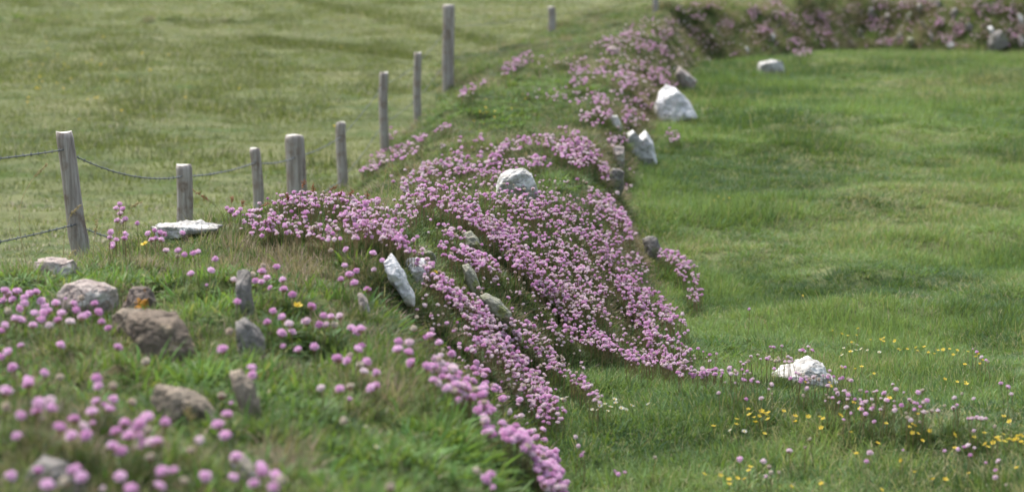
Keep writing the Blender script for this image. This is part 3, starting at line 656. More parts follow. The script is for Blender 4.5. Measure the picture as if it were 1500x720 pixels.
# (top px, top py, Y, diameter, base px shift, label)
POSTS = [(-150, 232, 8.0, .08, 0, None), (91, 193, 10.0, .074, 20, 'leaning split brown post at the left'),
         (268, 241, 12.2, .083, 2, None), (374, 217, 14.2, .064, 8, 'thin knotty post left of the thick grey one'), (433, 198, 15.5, .128, 0, 'thick grey strainer post with a dark crack'),
         (500, 179, 17.4, .076, 1, None), (562, 106, 19.7, .075, 0, None), (611, 77, 22.0, .074, 1, None), (656, 7, 24.0, .120, 1, 'tall thick pale post'), (808, 10, 30.0, .095, 0, None), (960, -14, 31.0, .075, 0, 'farthest post')]
bx0 = ray_at(91, 375, 10.0)
fence = empty('wire_fence', (-1.6, 11.5, float(dem(-1.6, 11.5)))); tag(fence, 'old barbed wire fence on round weathered posts running behind the bank', 'fence')
attach = []
for i, (tx, ty, Yp, dia, sh, lb) in enumerate(POSTS):
    top = ray_at(tx, ty, Yp); r = np.random.default_rng(300 + i)
    gz = float(dem(top[0], Yp)); hgt = top[2] - (gz - .25)
    lean = (sh / 182.0) * (1 if i else 0) if i == 1 else sh * Yp / F / max(hgt, .3) * .8
    lean = .14 if i == 1 else lean
    seg, rings = 20, 34; vs_ = []
    for q in range(rings + 1):
        t = q / rings; z = top[2] - hgt * (1 - t); cx = top[0] + lean * (top[2] - z) + .006 * math.sin(t * 7 + i); cy = Yp
        for k in range(seg):
            a = 2 * math.pi * k / seg
            rad = dia / 2 * (1.04 - .06 * t) * (1 + .03 * math.sin(3 * a + i) + .035 * float(fbm(a * 1.2, t * 4, 1.5, 2, i)))
            if i == 4: rad *= 1 - .13 * math.exp(-((a - 5.1) / .16) ** 2)
            if i in (1, 3): rad *= 1 + .13 * math.exp(-((t - .52 + .1 * (i == 3)) / .05) ** 2)
            if q == rings: rad *= .9
            vs_.append((cx + rad * math.cos(a), cy + rad * math.sin(a), z + (0 if q < rings else .0) + (.004 * math.sin(a * 2 + i) if q >= rings - 1 else 0)))
    fs = []; mi = []
    for q in range(rings):
        for k in range(seg):
            a = q * seg + k; b = q * seg + (k + 1) % seg; fs.append((a, b, b + seg, a + seg)); mi.append(0)
    fs.append(tuple(range(rings * seg, (rings + 1) * seg))); mi.append(1)
    po = mesh_obj('post', vs_, fs, [M['wood'], M['woodtop']], fence, origin=(top[0], Yp, gz), midx=mi)
    po.data.polygons[-1].use_smooth = False
    if lb: po['label'] = lb
    wt = {0: (-150, 243), 1: (92, 218), 2: (268, 257), 3: (375, 237), 4: (433, 229)}.get(i)
    zt = ray_at(wt[0], wt[1], Yp)[2] if wt else top[2] - (.10 if i not in (8,) else .22)
    attach.append((top[0] + lean * (top[2] - zt), Yp, zt, dia, lean))
def strand(dz, label):
    parts = []; allp = []
    for a, b in zip(attach[:-1], attach[1:]):
        n_ = int(math.dist(a[:3], b[:3]) / .009) if a[1] < 16 else int(math.dist(a[:3], b[:3]) / .03)
        t = np.linspace(0, 1, n_, endpoint=False); sag = .008 if a[1] < 9 else .05 if a[1] < 12 else .018
        x = a[0] + (b[0] - a[0]) * t + dz * -.1 * 0; y = a[1] - .5 * a[3] * (1 - t) - .5 * b[3] * t + (b[1] - a[1]) * t; z = a[2] + (b[2] - a[2]) * t - 4 * sag * t * (1 - t) + dz
        x = x + a[4] * -dz * (1 - t) + b[4] * -dz * t
        allp.append(np.stack([x, y, z], 1))
    P = np.concatenate(allp); L = np.concatenate([[0], np.cumsum(np.linalg.norm(np.diff(P, axis=0), axis=1))])
    for ph in (0, math.pi):
        a = L / .042 * 2 * math.pi + ph
        Q = P + np.stack([.0022 * np.cos(a), .0022 * np.cos(a) * .4, .0028 * np.sin(a)], 1)
        parts.append(tube(Q, .0015, 5))
    v, f = merge(parts)
    so = mesh_obj('wire_strand', v, f, M['wire'], fence, origin=tuple(P[0])); so['label'] = label
    parts = []
    for s in np.arange(.05, L[-1], .10):
        k = int(np.searchsorted(L, s)); 
        if k >= len(P) - 1 or P[k][1] > 17: continue
        c = P[k]
        for q in range(2):
            d = np.array([random.uniform(-.7, .7), random.uniform(-.7, .7), 1]); d = d / np.linalg.norm(d) * .011
            parts.append(tube([c - d, c, c + d], [.0006, .0017, .0006], 4))
    v, f = merge(parts); bo = mesh_obj('barbs', v, f, M['wire'], so, origin=tuple(P[0])); bo.location = (0, 0, 0); bo['kind'] = 'stuff'
strand(0, 'upper barbed wire'); strand(-.31, 'lower barbed wire')

# ------------------------------------------------------------------ thrift flower heads (shared meshes)
def head_mesh(name, mat, seed, rad=.0086, nfl=30, flat=.86):
    r = random.Random(seed); vs_, fs, mi, at = [], [], [], []
    # lower involucre: small brown papery cup
    ringz = [(-.0055, .0014), (-.0042, .0042), (-.0008, .0070), (.0025, .0068), (.0045, .003)]
    for z, q in ringz:
        for k in range(9):
            a = 2 * math.pi * k / 9; w_ = q * r.uniform(.85, 1.12); vs_.append((w_ * math.cos(a), w_ * math.sin(a), z)); at.append(r.random())
    for i in range(len(ringz) - 1):
        for k in range(9):
            a = i * 9 + k; b = i * 9 + (k + 1) % 9; fs.append((a, b, b + 9, a + 9)); mi.append(1 if i < 2 else 0)
    for j in range(nfl):
        z = 1 - (j + .5) / nfl * 1.12; th = j * 2.39996 + r.uniform(-.25, .25); q = math.sqrt(max(0, 1 - z * z))
        nrm = Vector((q * math.cos(th), q * math.sin(th), z * .9 + .12)).normalized()
        R_ = rad * r.uniform(.80, 1.1); c = Vector((nrm.x * R_, nrm.y * R_, nrm.z * R_ * flat + .002))
        t1 = nrm.orthogonal().normalized(); t2 = nrm.cross(t1); rv = r.random(); pr = r.uniform(.0022, .0041); c = c + nrm * r.uniform(-.0012, .0016)
        for k in range(5):
            a0 = 2 * math.pi * (k - .46) / 5 + rv * 3; a1 = 2 * math.pi * (k + .46) / 5 + rv * 3; am = (a0 + a1) / 2
            b = len(vs_)
            for p in (c - nrm * .0018, c + (t1 * math.cos(a0) + t2 * math.sin(a0)) * pr * .8 + nrm * .0008,
                      c + (t1 * math.cos(am) + t2 * math.sin(am)) * pr * 1.1 + nrm * .0014, c + (t1 * math.cos(a1) + t2 * math.sin(a1)) * pr * .8 + nrm * .0008):
                vs_.append(tuple(p)); at.append(rv)
            fs.append((b, b + 1, b + 2, b + 3)); mi.append(0)
    o = mesh_obj(name, vs_, fs, [mat, M['calyx']], midx=mi, link=False, smooth=False); me = o.data
    t = me.attributes.new('blade', 'FLOAT', 'POINT'); t.data.foreach_set('value', np.array(at, np.float32)); bpy.data.objects.remove(o)
    return me
HM = [head_mesh('flower_head', M['pink'], s) for s in range(5)]
HP = [head_mesh('flower_head', M['palepink'], 20 + s, .0082) for s in range(3)]
HF = [head_mesh('flower_head', M['faded'], 30 + s, .0066, 20) for s in range(2)]
def stem_geo(foot, top, rad=.0010):
    foot = np.asarray(foot); top = np.asarray(top); mid = (foot + top) / 2 + rng.normal(0, .006, 3) * np.array([1, 1, .2])
    P = [foot * (1 - t) ** 2 + 2 * mid * t * (1 - t) + top * t * t for t in (0, .33, .66, 1)]
    return tube(P, [rad * 1.1, rad, rad, rad * .9], 4, False)
def needle_mesh(name, feet, parent, origin, per=22, L=.045, mat=None):
    k = len(feet); n_ = k * per; ft = np.repeat(np.asarray(feet), per, 0) + rng.normal(0, .018, (n_, 3)) * np.array([1, 1, 0])
    ft[:, 2] = dem(ft[:, 0], ft[:, 1]) - .008
    ang = rng.uniform(0, 6.283, n_); el = rng.uniform(.35, 1.5, n_); ln = L * rng.uniform(.6, 1.3, n_)
    d = np.stack([np.cos(ang) * np.cos(el), np.sin(ang) * np.cos(el), np.sin(el)], 1); s = np.stack([-np.sin(ang), np.cos(ang), 0 * ang], 1) * .0014
    m_ = ft + d * ln[:, None] * .55 + np.array([0, 0, .004]); tp = m_ + (d * np.array([1, 1, .6])) * ln[:, None] * .5
    V = np.stack([ft - s, ft + s, m_ + s, m_ - s, tp], 1).reshape(-1, 3)
    b = np.arange(n_) * 5
    fs = np.concatenate([np.stack([b, b + 1, b + 2], 1), np.stack([b, b + 2, b + 3], 1), np.stack([b + 3, b + 2, b + 4], 1)])
    o = mesh_obj(name, V, fs, mat or M['cushion'], parent, origin=origin)
    at = o.data.attributes.new('blade', 'FLOAT', 'POINT'); at.data.foreach_set('value', np.repeat(rng.random(n_), 5).astype(np.float32))
    return o
HEADN = 0
def clump_from(tops, label, group, pale=.12, faded=.08, big=1.0, stemmed=None, cat='flower clump', tall=None):
    """one plant: heads on stems over a leaf cushion; tops = world positions of the heads"""
    global HEADN
    lo = .62 if big < 1.15 else .85; tops = np.asarray(tops); ok = np.isfinite(tops).all(1); tops = tops[ok]
    if len(tops) == 0: print('EMPTY CLUMP', label); return
    if len(tops) > 100: tops = tops[:100]
    c = tops.mean(0); z0 = float(dem(c[0], c[1])); root = empty('thrift_clump', (c[0], c[1], z0)); tag(root, label, cat, group)
    feet = []; stems = []
    sep = len(tops) <= 14 if stemmed is None else stemmed
    for p in tops:
        u = random.random(); me = random.choice(HF) if u < faded else random.choice(HP) if u < faded + pale else random.choice(HM)
        h = bpy.data.objects.new('flower_head', me); col.objects.link(h); h.parent = root; h.location = Vector(p) - root.location
        s = (random.uniform(lo, 1.12) if random.random() < (.8 if lo < .8 else .92) else random.uniform(.4, .7)) * big * (.86 if 7.4 < p[1] < 13 else .94 if p[1] < 13 else 1.18); h.scale = (s, s, s * random.uniform(.9, 1.1)); 
        tx, ty_ = random.gauss(0, .34), random.gauss(0, .34); h.rotation_euler = (tx + .12, ty_, random.uniform(0, 6.28))
        f = np.array([p[0] + random.gauss(0, .010), p[1] + random.gauss(0, .010), 0]); f[2] = float(dem(f[0], f[1])) - .01; feet.append(f)
        sg = stem_geo(f, p - np.array([0, 0, .005]) * s)
        if sep:
            so = mesh_obj('stem', sg[0], sg[1], M['stem'], root, origin=tuple(f))
        else: stems.append(sg)
        HEADN += 1
    if stems:
        v, f = merge(stems); so = mesh_obj('stems', v, f, M['stem'], root, origin=(c[0], c[1], z0)); so['kind'] = 'stuff'
    fc_ = np.array(feet); extra = [f + (np.array([c[0], c[1], z0]) - f) * u for f in feet for u in (.25, .5, .75)] if len(feet) < 60 else []
    feet = list(feet) + extra
    needle_mesh('leaf_cushion', feet, root, (c[0], c[1], z0), per=16 if len(feet) < 200 else 14)
    return root
def ellipse_tops(cx, cy, rx, ry, ang, n_, y0, y1, hmin=.06, hmax=.11):
    a = rng.uniform(0, 6.283, n_ * 4); r = rng.random(n_ * 4) ** .62 * 1.42; u = rx * r * np.cos(a); v = ry * r * np.sin(a)
    t = R(ang); px = cx + u * math.cos(t) - v * math.sin(t); py = cy + u * math.sin(t) + v * math.cos(t)
    # leave little gaps, as a drift has
    px_, py_ = px, py; keepn = fbm(px_ / 9, py_ / 5, 1.0, 2, 77) > -.42
    px, py = px[keepn], py[keepn]; h = rng.uniform(hmin, hmax, len(px))
    P = cast(px, py, h, y0); ok = np.isfinite(P[:, 1]) & (P[:, 1] < y1); P = P[ok]
    return P[:n_]

# dense drifts: cx, cy, rx, ry, angle, heads, Y range, label
ALL = [
 (405, 316, 40, 17, -22, 62, 8, 11.5, 'bushy pink thrift at the left end of the mound, beside the thin knotty post'),
 (463, 292, 40, 9, 0, 48, 8, 11.8, 'pink thrift along the mound top in front of the thick grey post'),
 (522, 300, 34, 12, 8, 42, 8, 11.8, 'pale pink thrift on the mound top left of the dark hollow'),
 (455, 335, 66, 11, 6, 46, 7.5, 10.5, 'row of pink thrift above the brown withered stems'),
 (540, 326, 38, 13, 15, 52, 7.5, 10.5, 'deep pink thrift in the middle of the mound front'),
 (578, 347, 34, 10, 30, 38, 7.5, 10.5, 'soft pink thrift trailing down towards the white wedge stone'),
 (598, 304, 33, 13, -32, 62, 8.5, 12, 'pink thrift climbing left to the highest tuft of the mound'),
 (634, 277, 34, 13, 0, 68, 9, 12, 'crowded pink thrift forming the highest tuft of the mound'),
 (668, 299, 30, 13, 30, 52, 9, 12, 'pink thrift descending right of the highest tuft'),
 (702, 322, 34, 11, 28, 46, 9, 12, 'pale pink thrift between the highest tuft and the mossy stone edge'),
 (662, 340, 17, 7, 20, 16, 8, 11, 'small pink thrift tuft over the bright green grass patch'),
 (678, 372, 32, 10, 18, 36, 8, 11, 'pink thrift tuft just above the narrow lichened stone'),
 (708, 390, 20, 13, 35, 24, 8, 11, 'pale thrift tuft right of the narrow lichened stone'),
 (634, 402, 25, 9, 48, 28, 7.6, 9.6, 'deep pink thrift strip right of the white wedge stone'),
 (660, 428, 20, 10, 45, 26, 7.5, 9.6, 'magenta thrift below the yellow flower'),
 (692, 450, 30, 13, 42, 52, 7, 10, 'bright magenta thrift left of the grey stone with pale rim'),
 (718, 485, 30, 14, 45, 50, 7, 10, 'magenta thrift below the grey stone with pale rim'),
 (748, 522, 32, 14, 50, 62, 6.8, 10, 'dense pink thrift in the middle of the lower left stream'),
 (777, 556, 30, 15, 52, 62, 6.8, 10, 'dense pink thrift near the lower end of the left stream'),
 (801, 590, 24, 17, 58, 46, 6.8, 10, 'rosy thrift at the foot of the left stream, meeting the field'),
 (700, 505, 22, 8, 50, 14, 7, 10, 'sparse thrift on the shaded side left of the lower stream'),
 (775, 493, 32, 12, 35, 36, 7.5, 11, 'pale pink thrift below the rusty hollow'),
 (809, 528, 18, 10, 40, 18, 7.5, 11, 'small pink thrift tuft between the two lower streams'),
 (847, 556, 17, 6, 32, 13, 7.5, 11, 'short row of pink thrift dipping towards the white flowers'),
 (868, 577, 13, 6, 38, 9, 7.5, 11, 'last few pink thrift heads above the white flowers'),
 (728, 334, 26, 13, 20, 36, 9, 13, 'thrift below left of the rounded white stone'),
 (758, 288, 46, 9, 0, 40, 10, 13, 'thrift growing in front of the rounded white stone'),
 (762, 346, 32, 13, 10, 48, 9, 13, 'thrift tuft in the upper middle of the broad flowering face'),
 (792, 309, 36, 12, 10, 52, 9.5, 13.5, 'pink thrift right below the rounded white stone'),
 (842, 303, 36, 13, 12, 72, 10, 14, 'bright pink thrift on the upper right of the broad face'),
 (835, 333, 44, 13, 20, 64, 9.5, 14, 'thick band of thrift across the upper right face'),
 (768, 378, 30, 14, 28, 60, 9, 12.5, 'deep pink thrift left in the centre of the broad face'),
 (792, 404, 28, 14, 42, 62, 8.5, 12.5, 'magenta thrift ending over the dark rusty hollow'),
 (830, 372, 34, 13, 28, 46, 9, 13, 'pale thrift in the centre of the broad face'),
 (888, 300, 26, 10, 38, 46, 10.5, 15, 'thrift under the dark grey lichened stone'),
 (910, 330, 22, 11, 50, 34, 10.5, 15, 'thrift along the steep right edge below the lichened stone'),
 (882, 352, 28, 14, 38, 52, 9.5, 14, 'thrift on the right face between lichened stone and small grey stone'),
 (900, 392, 28, 13, 50, 56, 9, 13.5, 'thrift left of the small grey stone on the right edge'),
 (852, 408, 34, 13, 32, 42, 9, 13, 'pale thrift in the lower centre of the broad face'),
 (818, 428, 32, 11, 20, 30, 8.5, 12.5, 'sparse thrift right above the dark rusty hollow'),
 (934, 384, 14, 10, 50, 18, 9.5, 14, 'small thrift tuft touching the small grey stone'),
 (926, 424, 22, 13, 50, 50, 9, 13, 'bright thrift at the top of the right-hand stream'),
 (958, 440, 30, 11, 45, 54, 9, 13, 'magenta thrift in the outer arm of the right-hand stream'),
 (942, 468, 22, 12, 52, 44, 9, 13, 'magenta thrift in the inner arm of the right-hand stream'),
 (965, 502, 24, 12, 52, 40, 9, 12.5, 'pink thrift low in the right-hand stream'),
 (988, 462, 16, 9, 35, 22, 9, 13, 'pink thrift bunch at the tip of the outer arm'),
 (986, 378, 18, 8, 22, 24, 11, 15, 'thrift tuft projecting right at the top of the outermost plume'),
 (1008, 404, 13, 16, -20, 24, 10.5, 15, 'thrift on the outermost plume against the green field'),
 (1019, 430, 9, 8, 0, 11, 10.5, 15, 'lowest thrift heads of the outermost plume'),
 (862, 442, 34, 11, 30, 32, 8.7, 12.5, 'sparse pale thrift in front of the shaded right face'),
 (836, 462, 30, 9, 20, 20, 8.5, 12, 'scattered thrift just right of the dark rusty hollow'),
 (838, 488, 28, 9, 18, 26, 8.5, 12, 'thrift left in the row along the foot of the face'),
 (888, 500, 38, 9, 22, 58, 8.5, 12, 'dense pink thrift row along the foot of the broad face'),
 (945, 526, 26, 6, 12, 30, 8.5, 12, 'pink thrift row running out into the field at the foot'),
 (988, 532, 18, 7, 12, 20, 8.8, 12, 'thrift patch at the very tip of the right-hand stream'),
 (1000, 500, 12, 14, 0, 12, 9, 12.5, 'thin scatter of thrift right of the stream tip'),
 (1022, 546, 20, 5, 5, 14, 8.8, 12, 'thrift heads in the grass just past the stream tip'),
 (1060, 545, 22, 5, 0, 10, 8.5, 12, 'loose row of thrift between the bank foot and the white field stone'),
 (722, 245, 32, 8, -8, 40, 12.5, 17, 'bright pink thrift behind left of the rounded white stone'),
 (742, 216, 30, 8, -18, 38, 13.5, 19, 'pink thrift patch on the green shoulder behind the white stone'),
 (816, 214, 27, 9, 24, 48, 13.5, 19, 'rosy thrift patch behind right of the rounded white stone'),
 (784, 238, 17, 7, 0, 22, 12.8, 17, 'small thrift patch just right above the rounded white stone'),
 (845, 236, 13, 6, 20, 14, 12.8, 17, 'few thrift heads above the bright green edge'),
 (840, 200, 20, 8, 38, 24, 14, 20, 'thrift at the start of the ribbon along the far right rim'),
 (868, 226, 24, 8, 48, 34, 13, 19, 'thrift ribbon on the rim above the lichened stone'),
 (620, 256, 28, 10, -30, 38, 12.5, 18, 'pale thrift behind left of the highest tuft'),
 (671, 240, 17, 12, 0, 26, 12.5, 18, 'pale thin thrift behind the highest tuft'),
 (578, 225, 28, 8, -14, 34, 14.5, 20, 'pink thrift on the left slope right of the fifth slim post'),
 (543, 246, 15, 4, -25, 12, 14.5, 20, 'small pink thrift strip low on the left slope'),
 (612, 203, 24, 4, -22, 16, 15.5, 22, 'thin line of thrift slanting up the left slope'),
 (650, 186, 10, 4, -20, 8, 16, 23, 'pale thrift at the upper end of the slanting line'),
 (574, 195, 5, 7, 0, 6, 16, 23, 'tiny thrift tuft beside the post foot'),
 (691, 130, 18, 5, -28, 20, 19, 27, 'far thrift strip slanting up beneath the tall thick post'),
 (757, 92, 21, 7, -32, 46, 21, 30, 'vivid magenta thrift patch on the far bank top'),
 (862, 103, 26, 5, 0, 28, 20, 29, 'far thrift band across the bank top'),
 (848, 119, 10, 5, 0, 14, 19, 28, 'small bright thrift patch under the far band'),
 (896, 68, 14, 6, 20, 22, 22, 32, 'thrift patch capping the small pale far stone'),
 (918, 116, 12, 9, 30, 22, 19, 28, 'pale thrift patch on the far bank shoulder'),
 (884, 156, 8, 15, -22, 26, 17, 26, 'upright thrift streak left of the small pale stone'),
 (922, 172, 7, 11, -25, 16, 17, 26, 'dark pink thrift streak above the jagged white stone'),
 (973, 114, 16, 7, 45, 26, 20, 29, 'bright thrift hanging over the large white stone'),
 (942, 66, 15, 6, 15, 20, 23, 33, 'rosy far thrift patch near the junction of the banks'),
 (968, 71, 15, 5, 35, 22, 22, 33, 'far thrift strip slanting right near the hedge junction'),
 (924, 49, 10, 4, 0, 14, 24, 35, 'topmost thrift patch of the far bank before the pasture'),
 (1012, 18, 17, 6, 20, 16, 28, 37, 'thrift at the left end of the far hedge top'),
 (1040, 8, 20, 6, 0, 16, 28, 38, 'thin thrift along the far hedge top, next from its left end'),
 (984, 198, 8, 7, 40, 12, 17, 26, 'faint thrift by the grass right of the jagged white stone'),
]
HEDGE = [(1108, 15, 8, 8), (1132, 7, 9, 6), (1162, 32, 6, 8), (1192, 24, 9, 7), (1207, 47, 7, 8), (1165, 62, 8, 4), (1176, 76, 9, 4), (1282, 5, 12, 6), (1283, 35, 9, 7), (1302, 60, 12, 4), (1430, 9, 9, 8),
         (1483, 19, 6, 9), (1486, 48, 8, 8), (1386, 56, 8, 5), (1208, 22, 6, 7), (1376, 32, 5, 5), (1250, 12, 8, 5), (1355, 5, 10, 5), (1460, 10, 10, 6), (1325, 8, 9, 5), (1118, 40, 5, 5), (1066, 34, 6, 5), (1145, 20, 8, 6), (1405, 40, 6, 8)]
for (cx, cy, rx, ry, an, n_, y0, y1, lb) in ALL:
    hm = (.06, .12) if y0 < 12 else (.07, .12)
    pale = .5 if 'pale' in lb else .22 if ('magenta' in lb or 'deep' in lb or 'bright' in lb) else .35
    fd = .16 if ('sparse' in lb or 'scatter' in lb) else .10
    clump_from(ellipse_tops(cx, cy, rx, ry, an, int(n_ * (2.2 if y0 < 12 else 2.3)), y0, y1, *hm), lb, 'thrift clumps in drifts over the bank', pale, fd)
SCAT = [(470, 312, 80, 24, 8, 60, 7.5, 11.8, 'thin scatter of small heads among the mound drifts'), (600, 330, 40, 30, 10, 26, 8, 12, 'few pale heads in the bright green grass of the mound'), (730, 300, 60, 26, 10, 60, 9, 13.4, 'pale heads thinly scattered left before the rounded white stone'),
 (820, 350, 80, 34, 25, 95, 9, 14, 'thin pale heads between the drifts of the upper broad face'), (780, 400, 60, 30, 30, 80, 8.5, 13, 'thin pale heads between the drifts left in the broad face'), (870, 400, 60, 40, 40, 95, 8.5, 14, 'thin pale heads between the drifts right in the broad face'),
 (850, 460, 60, 30, 25, 90, 8.3, 13, 'thin pale heads across the shaded lower face'), (930, 470, 60, 40, 45, 80, 8.5, 13, 'thin pale heads between the arms of the right-hand stream'), (740, 450, 40, 30, 40, 40, 7.5, 11, 'pale buds around the grey stone with pale rim'),
 (800, 510, 50, 26, 35, 60, 7.5, 11.5, 'thin pale heads between left stream and foot row'), (690, 500, 40, 40, 50, 40, 6.5, 10, 'faded heads on the shaded side of the left stream'), (640, 450, 30, 24, 40, 24, 6.8, 9.6, 'faded heads under the white wedge stone'),
 (760, 580, 30, 34, 60, 36, 6.5, 10, 'faded heads beside the foot of the left stream'), (700, 262, 40, 10, 0, 34, 12, 16, 'thin pale heads left behind the rounded white stone'), (800, 268, 50, 8, 0, 34, 11.5, 16, 'thin pale heads in the grass right of the rounded white stone'),
 (900, 260, 20, 22, 60, 26, 12, 18, 'thin heads on the brown rim by the lichened stone'), (640, 240, 60, 20, -25, 40, 13, 20, 'thin heads over the grass behind the highest tuft'), (990, 520, 40, 20, 20, 50, 8.5, 13, 'tiny pale heads where the right-hand stream meets the field'),
 (900, 130, 50, 22, 45, 50, 17, 29, 'thin blurred heads over the far bank shoulder'), (960, 85, 40, 20, 35, 50, 20, 34, 'thin blurred heads on the far bank near the hedge junction'), (1010, 60, 30, 26, 0, 50, 25, 38, 'thin blurred heads at the left end of the far hedge'),
 (1060, 50, 34, 24, 0, 70, 25, 38, 'pale mauve heads strewn over the left part of the far hedge face'), (1130, 45, 34, 24, 0, 80, 25, 38, 'pale mauve heads strewn over the hedge face above the low white field stone'), (1200, 38, 34, 24, 0, 80, 25, 39, 'pale mauve heads strewn over the middle of the far hedge face'),
 (1265, 35, 34, 24, 0, 80, 25, 39, 'pale mauve heads strewn over the stony middle of the far hedge face'), (1335, 35, 34, 26, 0, 80, 25, 39, 'pale mauve heads strewn over the stony right part of the far hedge face'), (1400, 35, 34, 28, 0, 80, 25, 39, 'pale mauve heads strewn left of the round grey hedge stone'),
 (1465, 30, 34, 28, 0, 80, 25, 39, 'pale mauve heads strewn around the round grey hedge stone'), (1530, 30, 30, 28, 0, 60, 25, 39, 'pale mauve heads on the hedge at the right edge'),
 (950, 40, 30, 10, 0, 60, 24, 37, 'mauve heads on the far bank end where it bends into the hedge'), (985, 45, 16, 14, 20, 50, 24, 37, 'mauve heads in the corner between far bank and hedge'), (905, 60, 30, 8, -10, 50, 22, 35, 'mauve heads along the far bank top before the corner'),
 (905, 95, 26, 12, 10, 60, 18, 31, 'mauve heads just under the small pale far stone'), (935, 140, 20, 16, 40, 60, 17, 28, 'mauve heads on the dark face left of the large white stone'), (870, 165, 20, 16, 30, 50, 15, 25, 'mauve heads left of the small pale stone of the bank face'),
 (905, 200, 12, 14, 50, 30, 14, 22, 'mauve heads between the rim ribbon and the jagged white stone'), (830, 140, 40, 10, 0, 40, 16, 26, 'sparse mauve heads on the green top of the far bank'), (955, 105, 16, 14, 40, 50, 18, 30, 'mauve heads above the large white stone'), (820, 90, 30, 8, 0, 34, 20, 31, 'sparse mauve heads beside the magenta far patch')]
for (cx, cy, rx, ry, an, n_, y0, y1, lb) in SCAT:
    clump_from(ellipse_tops(cx, cy, rx, ry, an, n_, y0, y1, .05, .10), lb, 'thin scatters of thrift heads between the drifts', .5, .3 if y0 < 12 else .12, .86 if y0 < 12 else 1.1)
for hi, (cx, cy, rx, ry) in enumerate(sorted(HEDGE)):
    clump_from(ellipse_tops(cx, cy, rx * 1.2, ry * 1.2, 0, 60, 26, 39, .05, .12), 'blurred pink thrift patch on the far hedge bank, %s from its left end' % ORD[hi], 'thrift patches on the far hedge bank', .45, .1, .95)

# loose foreground and field heads, each at its own place; a head joins the nearest plant
FG = [(12,432),(25,428),(28,452),(44,432),(60,442),(64,460),(82,446),(90,460),(5,442),(22,468),(48,478),(96,438),(112,456),(128,462),(20,540),(65,548),(8,575),(30,610),(75,600),(128,640),(190,640),(182,622),(205,640),(222,650),(165,655),(15,700),(55,690),(110,690),(175,700),(255,690),(280,660),(160,600),(135,605),
 (7,427),(37,437),(36,446),(53,429),(18,440),(11,457),(51,460),(67,451),(72,457),(73,478),(7,478),(2,486),(31,507),(88,507),(88,553),(13,517),(3,524),(107,446),(120,437),(139,446),(143,459),(120,466),(102,473),
 (149,473),(159,482),(172,510),(214,531),(142,557),(42,559),(9,598),(42,565),(56,591),(73,588),(62,613),(54,604),(144,567),(142,589),(153,593),(166,587),(166,567),(193,590),(109,616),(122,627),(136,620),(170,634),(200,629),(216,631),
 (216,613),(207,622),(242,621),(179,663),(198,656),(210,651),(231,648),(220,671),(239,693),(233,714),(151,716),(69,713),(96,707),(193,719),(243,368),(261,368),(260,376),(270,374),(283,372),(290,370),(315,380),(309,397),(280,402),
 (303,418),(342,411),(348,443),(337,486),(327,514),(369,540),(370,552),(386,390),(384,399),(405,392),(370,403),(374,413),(383,414),(391,408),(396,422),(414,411),(429,433),(416,425),(456,450),(400,457),(414,466),(392,473),(412,490),
 (427,487),(424,476),(415,508),(460,510),(437,513),(449,472),(474,464),(485,465),(469,477),(478,477),(490,477),(498,465),(485,368),(494,527),(242,621),(235,648),(333,609),(319,624),(291,645),(325,581),(339,591),(345,672),(342,700),
 (380,684),(387,692),(402,697),(412,704),(372,710),(399,716),(471,569),(497,571),(523,487),(515,482),(528,484),(530,508),(523,512),(513,522),(497,528),(508,530),(537,532),(527,535),(533,545),(552,548),(550,567),(545,570),(498,572),(512,585),
 (513,567),(505,617),(583,502),(600,503),(583,513),(598,517),(607,482),(622,495),(630,493),(644,503),(657,510),(662,520),(685,513),(405,700),(572,715),(697,690),(718,697),(710,703),(723,715),(762,587),(763,610),(795,630),
 (505,390),(522,398),(512,404),(548,396),(546,372),(560,382),(500,410),(520,416),(538,425),(508,366),(575,408),(30,470),(60,470),(85,470),(105,640),(88,628),(330,640),(300,700),(270,705),(120,700),(25,640)]
